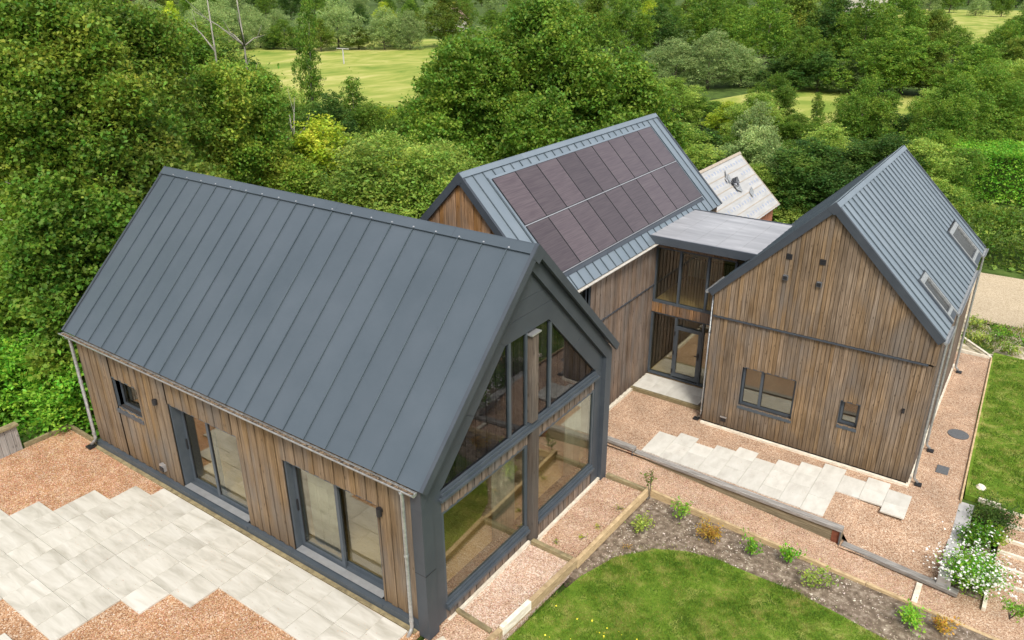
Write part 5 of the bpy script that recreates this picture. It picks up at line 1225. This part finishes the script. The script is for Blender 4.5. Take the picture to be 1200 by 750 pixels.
for (kd, reg), ts in byk.items():
    ts.sort(key=lambda t: math.atan2(t[1]-9.3, t[2]+7.3))
    for i, (k, x, y, h, w, _) in enumerate(ts):
        d = math.hypot(x-9.3, y+7.3); far = d > 95
        if far: key = {'broad': rt_.choice(['far_broad', 'far_broad', 'far_broad2']), 'dark': 'far_dark', 'willow': 'far_willow', 'yellow': 'far_yellow', 'copper': 'far_copper', 'slim': 'mid_slim', 'shrub': 'far_broad'}[k]
        else: key = {'broad': 'mid_broad2' if 'scrub' in reg else rt_.choice(['mid_broad', 'mid_broad2']), 'dark': 'mid_dark', 'willow': 'mid_willow', 'yellow': 'mid_yellow', 'copper': 'mid_dark', 'slim': 'mid_slim', 'shrub': rt_.choice(['shrub_fresh', 'shrub_scrub'])}[k]
        if k == 'shrub' and h > 4.6: key = 'mid_broad2'
        H = PRO[key][1]; s = h/H; base = 12 if far else 10
        wf = w*(1.0 if h > base*.8 else min(1.9, base*.8/max(h, 2)*.9)) if k not in ('slim', 'shrub') else w*(1.3 if k == 'shrub' and h < 4 else 1)
        if k == 'shrub' and h > 4.6: wf = w*1.05
        noun = 'bush' if k == 'shrub' else 'tree'
        lab = ('only %s %s %s' % (KD[k], noun, reg)) if len(ts) == 1 else ('%s %s %s %s, counted from the left' % (ORD[i], KD[k], noun, reg))
        put(key, 'bush' if k == 'shrub' else 'tree', x, y, -3.2, h, wf, lab, noun, 'trees '+reg, rt_.uniform(0, 6.28))
# large sycamore behind the solar wing
def bigtree(name, label, x, y, z, H, W, leaf, ncl, per, clr, size, seed, r0, kind='broad', up=.35, cat='tree', bark='bark', ar=.75, rot=0):
    make_proto('tmp', kind, leaf, H, W, ncl, per, clr, size, seed, r0=r0, up=up, bark=bark, ar=ar); return put('tmp', name, x, y, z, H, 1, label, cat, None, rot)
bigtree('sycamore_tree', 'large dense green sycamore behind the left end of the solar roof', -15.6, 31, -3.2, 13.2, 13.5, 'leaf_mid', 6000, 22, .38, .18, 101, .42)
bigtree('sycamore_tree', 'left lobe sycamore, lower crown reaching left of the largest tree', -19.0, 27.5, -3.2, 10.4, 8.5, 'leaf_mid', 3000, 22, .36, .17, 102, .3)
bigtree('sycamore_tree', 'dark sycamore just right of the largest tree behind the solar roof', -11.4, 33.5, -3.2, 10.6, 8, 'leaf_mid', 2700, 22, .36, .17, 109, .3)
# near woodland at the left
near = [
 ('tall sycamore with yellowing leaves at the top left edge', -13.2, 3.4, -.6, 11.4, 7.6, 'leaf_syc', 7200, 26, .3, .105, 103),
 ('tall sycamore directly behind the left end of the barn roof', -15.4, 6.4, -1.3, 12.2, 7.8, 'leaf_syc', 7200, 26, .32, .105, 104),
 ('rounded sycamore to the right of the tall near trees, beside the meadow view', -17.4, 12.0, -2.4, 10.9, 7.0, 'leaf_syc', 4600, 24, .3, .11, 105),
 ('dark lower tree between the tall sycamores and the barn gable', -12.0, 4.6, -.9, 7.4, 6.4, 'leaf_olive', 3400, 24, .28, .12, 106),
 ('pale leaved tree leaning over the left corner of the barn', -11.2, 1.6, -.4, 6.3, 5.2, 'leaf_mid', 3000, 24, .26, .115, 107),
 ('yellow green tree in the top left corner', -17, .6, -.3, 11.8, 7, 'leaf_yellow', 2800, 22, .34, .14, 108),
 ('olive tree behind the two tall sycamores', -21.5, 8.3, -2.2, 13.6, 8, 'leaf_syc', 3600, 22, .38, .15, 110)]
for i, (lb_, x, y, z, H, W_, lf_, nc, pr, cr_, sz, sd_) in enumerate(near):
    bigtree('sycamore_tree' if 'sycamore' in lb_ else 'tree', lb_, x, y, z, H, W_, lf_, nc, pr, cr_, sz, sd_, .2, ar=.85)
# bare pale trunks among them
def bare(x, y, z, H, lean, label, seed):
    rng = np.random.default_rng(seed); e = empty('bare_tree', (x, y, z), label, 'tree'); mb = MB(); P = [(lean[0]*k/6+rng.normal(0, .06), lean[1]*k/6+rng.normal(0, .06), H*k/6) for k in range(7)]; mb.tube(P, [.1-.013*k for k in range(7)], 8)
    mb.build('trunk', M['pale_bark'], e, smooth=True, fix=False); b = MB()
    for k in range(11):
        i = rng.integers(2, 6); p = Vector(P[i]); a = rng.uniform(0, 6.28); l = rng.uniform(.7, 1.9); q = p+Vector((math.cos(a)*l, math.sin(a)*l, l*rng.uniform(.3, 1))); b.tube([p, p.lerp(q, .5)+Vector((0, 0, .1)), q], [.04, .025, .008], 5)
        r = q+Vector((rng.normal(0, .3), rng.normal(0, .3), .4)); b.tube([p.lerp(q, .6), r], [.015, .005], 4)
    b.build('branches', M['pale_bark'], e, smooth=True, fix=False)
bare(-19.3, 12.4, -2.2, 11.9, (.3, .2), 'left of two pale bare trunks rising above the near woodland', 1)
bare(-20.2, 14.8, -2.4, 12.2, (.5, -.3), 'right of two pale bare trunks rising above the near woodland', 2)
bare(-12.6, 2.2, 0, 5.6, (.2, .3), 'thin pale bare sapling in front of the near woodland', 3)
bare(-18.5, 15.6, -2.6, 7.4, (-.6, .3), 'pale dead tree at the right side of the near woodland', 4)
# undergrowth left of the barn
for i, (x, y, h, w, key, lb_) in enumerate([
  (-11.2, .6, 2.4, .75, 'shrub_fresh', 'bright green bush behind the low grey fence'), (-10.4, .9, 1.5, .6, 'shrub_fresh', 'low bright green undergrowth beside the timber edging corner'),
  (-12.4, -.6, 2.6, .8, 'shrub_fresh', 'bright green bush at the left edge above the fence'), (-10.9, 3.2, 2.6, .8, 'shrub_dark', 'dark bush in the shade by the barn end wall'),
  (-13.6, 1.6, 3.8, .9, 'shrub_dark', 'dark tall bush under the near sycamores'), (-15, -.8, 3.2, .9, 'shrub_scrub', 'light green bush at the far left edge'),
  (-10.6, 5.6, 3.2, .8, 'shrub_dark', 'dark bush touching the rear corner of the barn'), (-14.8, 4.6, 4.2, 1, 'shrub_dark', 'wide dark bush deep in the near woodland')]):
    put(key, 'bush', x, y, hgt(x, y), h, w*4/h if h < 3 else w, lb_, 'bush', 'undergrowth left of the barn', i*1.3)
# scrub directly behind the barn ridge
for i, (x, y, h, key, lb_) in enumerate([(-13.5, 17, 5.2, 'shrub_scrub', 'wide light scrub bush right behind the barn ridge, left part'), (-10.5, 18.5, 4.8, 'shrub_scrub', 'wide light scrub bush behind the barn ridge, middle part'), (-8.8, 15.5, 4.4, 'shrub_scrub', 'light scrub bush close to the rear gable of the solar wing'), (-15.5, 21, 5.2, 'shrub_fresh', 'fresh green scrub bush further behind the barn ridge')]):
    put(key, 'bush', x, y, -3.2, h, 1.15, lb_, 'bush', 'scrub behind the barn', i*2.1)
# bright clipped hedge at the right
hd = root(empty('hedge', (0, 0, 0), 'long bright green hedge across the right background above the drive', 'hedge')); rng = np.random.default_rng(55)
def hedge(x0, y0, x1, y1, H, Wd, n, m):
    t = rng.uniform(0, 1, n); side = rng.uniform(-1, 1, n); z = np.where(rng.uniform(size=n) < .5, H*(.9+.1*rng.uniform(size=n))+.12*np.sin(t*60), H*rng.uniform(.05, 1, n)); d = np.array([x1-x0, y1-y0]); L_ = np.linalg.norm(d); nn = np.array([-d[1], d[0]])/L_
    o = np.where(z > H*.88, side*Wd/2, np.sign(side)*Wd/2*rng.uniform(.8, 1.05, n)); P = np.stack([x0+d[0]*t+nn[0]*o, y0+d[1]*t+nn[1]*o, z], -1); P += rng.normal(size=P.shape)*.08
    return leaves_mesh(P, .17, rng, .4)
V1, F1 = hedge(2, 52, 40, 56, 3.2, 5, 90000, 0); V1[:, 2] -= 3.1
scatter_mesh('hedge_foliage', V1, F1, M['leaf_fresh'], kind=None, parent=hd)
MB().box(2, 40, 51.9, 55.6, -3.2, -.5).build('hedge_core', M['ground'], hd)
hd2 = root(empty('hedge', (0, 0, 0), 'dark hedge right behind the pale gravel drive', 'hedge'))
V1, F1 = hedge(1, 37.5, 40, 38.6, 2.6, 2.4, 40000, 0); V1[:, 2] -= 3.1
scatter_mesh('hedge_foliage', V1, F1, M['leaf_mid'], kind=None, parent=hd2)
# woodland floor: ground cover seen between the crowns
def cover(name, poly, zf, n, size, m):
    xs_ = [p[0] for p in poly]; ys_ = [p[1] for p in poly]; x = rg.uniform(min(xs_), max(xs_), n); y = rg.uniform(min(ys_), max(ys_), n); k = inpoly(x, y, poly); x = x[k]; y = y[k]
    z = np.array([zf(a, b) for a, b in zip(x, y)])+rg.uniform(0, .45, len(x))*(1+.8*np.sin(x*.9)*np.sin(y*.8)); V_, F_ = leaves_mesh(np.stack([x, y, z], -1), size, rg, .5)
    return scatter_mesh(name, V_, F_, M[m])
cover('ground_cover', [(-20, -3), (-20, 16), (-8.3, 16), (-8.3, .3), (-9.6, .1), (-9.6, -3)], hgt, 30000, .16, 'leaf_fresh')
cover('ground_cover', [(-40, 16), (-7.2, 12), (-7.2, 24), (-1, 33), (6, 36), (40, 37), (40, 60), (-60, 60)], lambda a, b: -3.14, 60000, .3, 'leaf_scrub')
cover('ground_cover', [(-2, 24), (2, 24), (2, 36), (-2, 36)], lambda a, b: -3.14, 4000, .2, 'leaf_scrub')
# bed plants
def plant(name, x, y, z, h, w, n, size, leaf, label, seed, flowers=0, fl='white_flower', stems=7, cat='plant', spread=1.):
    rng = np.random.default_rng(seed); e = empty(name, (x, y, z), label, cat); mb = MB(); tips = []
    for k in range(stems):
        a = rng.uniform(0, 6.28); r = w*.5*rng.uniform(.2, 1)*spread; q = Vector((r*math.cos(a), r*math.sin(a), h*rng.uniform(.6, 1))); m_ = Vector((q.x*.4, q.y*.4, q.z*.6)); mb.tube([(0, 0, 0), m_, q], [.008, .006, .003], 5); tips.append((m_, q))
    mb.build('stem', M['bark'], e, fix=False); P = []
    for i in range(n):
        m_, q = tips[rng.integers(len(tips))]; t = rng.uniform(.0, 1.05); c = m_.lerp(q, t); P.append(np.array(c)+rng.normal(size=3)*w*.11)
    P = np.array(P); P[:, 2] = np.maximum(P[:, 2], .02); V_, F_ = leaves_mesh(P, size, rng, .3); scatter_mesh('foliage', V_, F_, M[leaf], kind=None, parent=e)
    if flowers:
        Q = np.array([np.array(tips[rng.integers(len(tips))][1])+rng.normal(size=3)*[w*.2, w*.2, h*.1] for _ in range(flowers)]); V_, F_ = leaves_mesh(Q, size*.8, rng, 2., ar=.95); scatter_mesh('flowers', V_, F_, M[fl], kind=None, parent=e)
    return e
g0 = -.42
plant('climbing_plant', 3.62, 6.1, g0, 1.0, .3, 90, .06, 'leaf_olive', 'thin tall stemmed plant at the corner of the soil bed nearest the barn', 1, stems=3, spread=.8)
plant('shrub', 4.03, 4.95, g0, 0.43, 0.47, 416, 0.053, 'leaf_scrub', 'rounded yellow green shrub near the left tip of the soil bed', 2)
plant('shrub', 4.5, 5.75, g0, 0.57, 0.56, 192, 0.063, 'leaf_fresh', 'airy lime green plant with upright stems beside the back edging', 3, stems=9)
plant('shrub', 5.28, 5.45, g0, 0.39, 0.51, 672, 0.048, 'leaf_rust', 'orange brown leaved round shrub in the soil bed', 4)
plant('shrub', 6.12, 5.55, g0, 0.51, 0.47, 240, 0.063, 'leaf_fresh', 'lime green young shrub right of the orange brown shrub', 5)
plant('shrub', 6.8, 5.75, g0, 0.43, 0.40, 256, 0.069, 'leaf_fresh', 'small bright lime shrub touching the back edging', 6)
plant('shrub', 7.5, 5.4, g0, 0.41, 0.62, 304, 0.063, 'leaf_scrub', 'loose green shrub in the middle right of the soil bed', 7)
plant('shrub', 9.15, 5.35, g0, 0.41, 0.61, 512, 0.058, 'leaf_fresh', 'dense lime green shrub at the right end of the soil bed', 8)
plant('shrub', 9.55, 5.55, g0, 0.31, 0.44, 320, 0.053, 'leaf_rust', 'small reddish shrub at the far right end of the soil bed', 9)
plant('weed', 3.98, 4.35, g0, .12, .22, 60, .03, 'leaf_rust', 'dry low plant near the lawn tip in the soil bed', 10)
plant('weed', 3.9, 4.9, g0, .1, .12, 30, .04, 'leaf_scrub', 'tiny green seedling beside the long pale edging', 13)
for i, (x, y, lb_) in enumerate([(3.1, 4.0, 'yellowish weed tuft in the gravel nearest the middle cross timber'), (3.2, 4.5, 'second weed tuft in the gravel beside the soil bed edging'), (2.75, 3.6, 'weed tuft in the gravel under the right gable window'), (3.3, 5.3, 'green weed tuft towards the far gravel corner')]):
    plant('weed', x, y, -.33, .06, .22, 40, .03, 'leaf_yellow', lb_, 20+i)
plant('flowering_plant', 10.0, 11.05, -3.45, .85, 1.4, 3800, .075, 'leaf_fresh', 'large mound of green foliage with white flowers in the corner planter', 30, flowers=900, stems=30)
plant('flowering_plant', 9.9, 12.6, -3.4, .75, .95, 1600, .075, 'leaf_fresh', 'green leafy plant with a few white flowers between the white mound and the dark shrub', 31, flowers=70, stems=18)
plant('shrub', 10.2, 13.7, -3.4, .85, 1.3, 2600, .06, 'leaf_dark', 'spreading dark green shrub at the back of the corner planter', 32, stems=24)
plant('ornamental_grass', 10.35, 12.9, -3.2, .5, .6, 500, .06, 'leaf_yellow', 'yellow green grassy tuft beside the dark planter shrub', 33, stems=14)
plant('shrub', 10.6, 7.2, -.9, .5, .5, 300, .06, 'leaf_fresh', 'green shoots at the bottom right corner', 34)
# yellow flowers in the lawn
rngf = np.random.default_rng(77); Q = np.stack([rngf.normal(4.75, .5, 80), rngf.normal(1.6, .45, 80), np.full(80, -.345)], -1); V_, F_ = leaves_mesh(Q, .03, rngf, 3, ar=.95); scatter_mesh('lawn_flowers', V_, F_, M['yellow_flower'])
for i, (x, y, w) in enumerate([(8.6, 26, .5), (9.3, 26.8, .6), (8.3, 27.4, .5), (10.2, 26.4, .4), (9.6, 25.4, .5), (10.4, 27.6, .5)]):
    plant('weed', x, y, -3.0, .45, w*1.6, 240, .09, 'leaf_fresh' if i % 2 else 'leaf_scrub', '%s clump of weeds on the rubble strip before the drive, counted from the left' % ORD[[1, 2, 0, 4, 3, 5][i]], 60+i)
# distant details
pg = empty('telegraph_frame', (-97, 93, -3.1), 'small pale post with crossbar standing in the mown meadow', 'post'); MB().box(-.08, .08, -.08, .08, 0, 2.6).build('post', M['concrete'], pg); MB().box(-1.5, 1.5, -.06, .06, 2.5, 2.62).build('crossbar', M['concrete'], pg)
M['rust_roof'] = mat('rust_roof', [(.3, (.3, .17, .15)), (.7, (.42, .27, .24))], noise=3, rough=.9)
def cottage(x, y, z, w, d, h, roofm, label):
    e = empty('cottage', (x, y, z), label, 'house'); MB().box(-w/2, w/2, -d/2, d/2, 0, h).build('wall', M['plaster'], e); MB().prism([(-w/2-.4, h), (w/2+.4, h), (0, h+w*.42)], lambda a, c, t: (a, t, c), -d/2-.3, d/2+.3).build('roof', M[roofm], e)
cottage(-143, 178, -3.1, 7, 10, 3.2, 'rust_roof', 'distant house with a pinkish red roof left of the largest tree'); cottage(-62, 330, -3.1, 12, 16, 14, 'pale_timber', 'distant white roofed house on the skyline right of centre')
sh = empty('greenhouse', (-21.6, 22.3, -3.2), 'small pale pointed shed half hidden in the scrub left of centre', 'shed'); MB().box(-.8, .8, -.8, .8, 0, 3.4).build('wall', M['weathered_sleeper'], sh); MB().prism([(-.9, 3.4), (.9, 3.4), (0, 4.6)], lambda a, c, t: (a, t, c), -.9, .9).build('roof', M['membrane'], sh)
# ------------------------------------------------------------------ move house empties to their base
for e, b in ((A, (-2.9, 3.1, 0)), (B, (-3.95, 15.3, ZT)), (K, (.5, 17.4, ZT)), (E_, (4.9, 18.5, ZT)), (D, (-3.95, 28.7, ZT)), (st, (.4, 15.3, ZT)), (rl, (.4, 18.2, -.07)), (rw, (8, 6.3, -4.2)), (hd, (20, 54, -3.1)), (hd2, (20, 38, -3.1))):
    e.location = b
    for c in e.children: c.location = c.location-Vector(b)
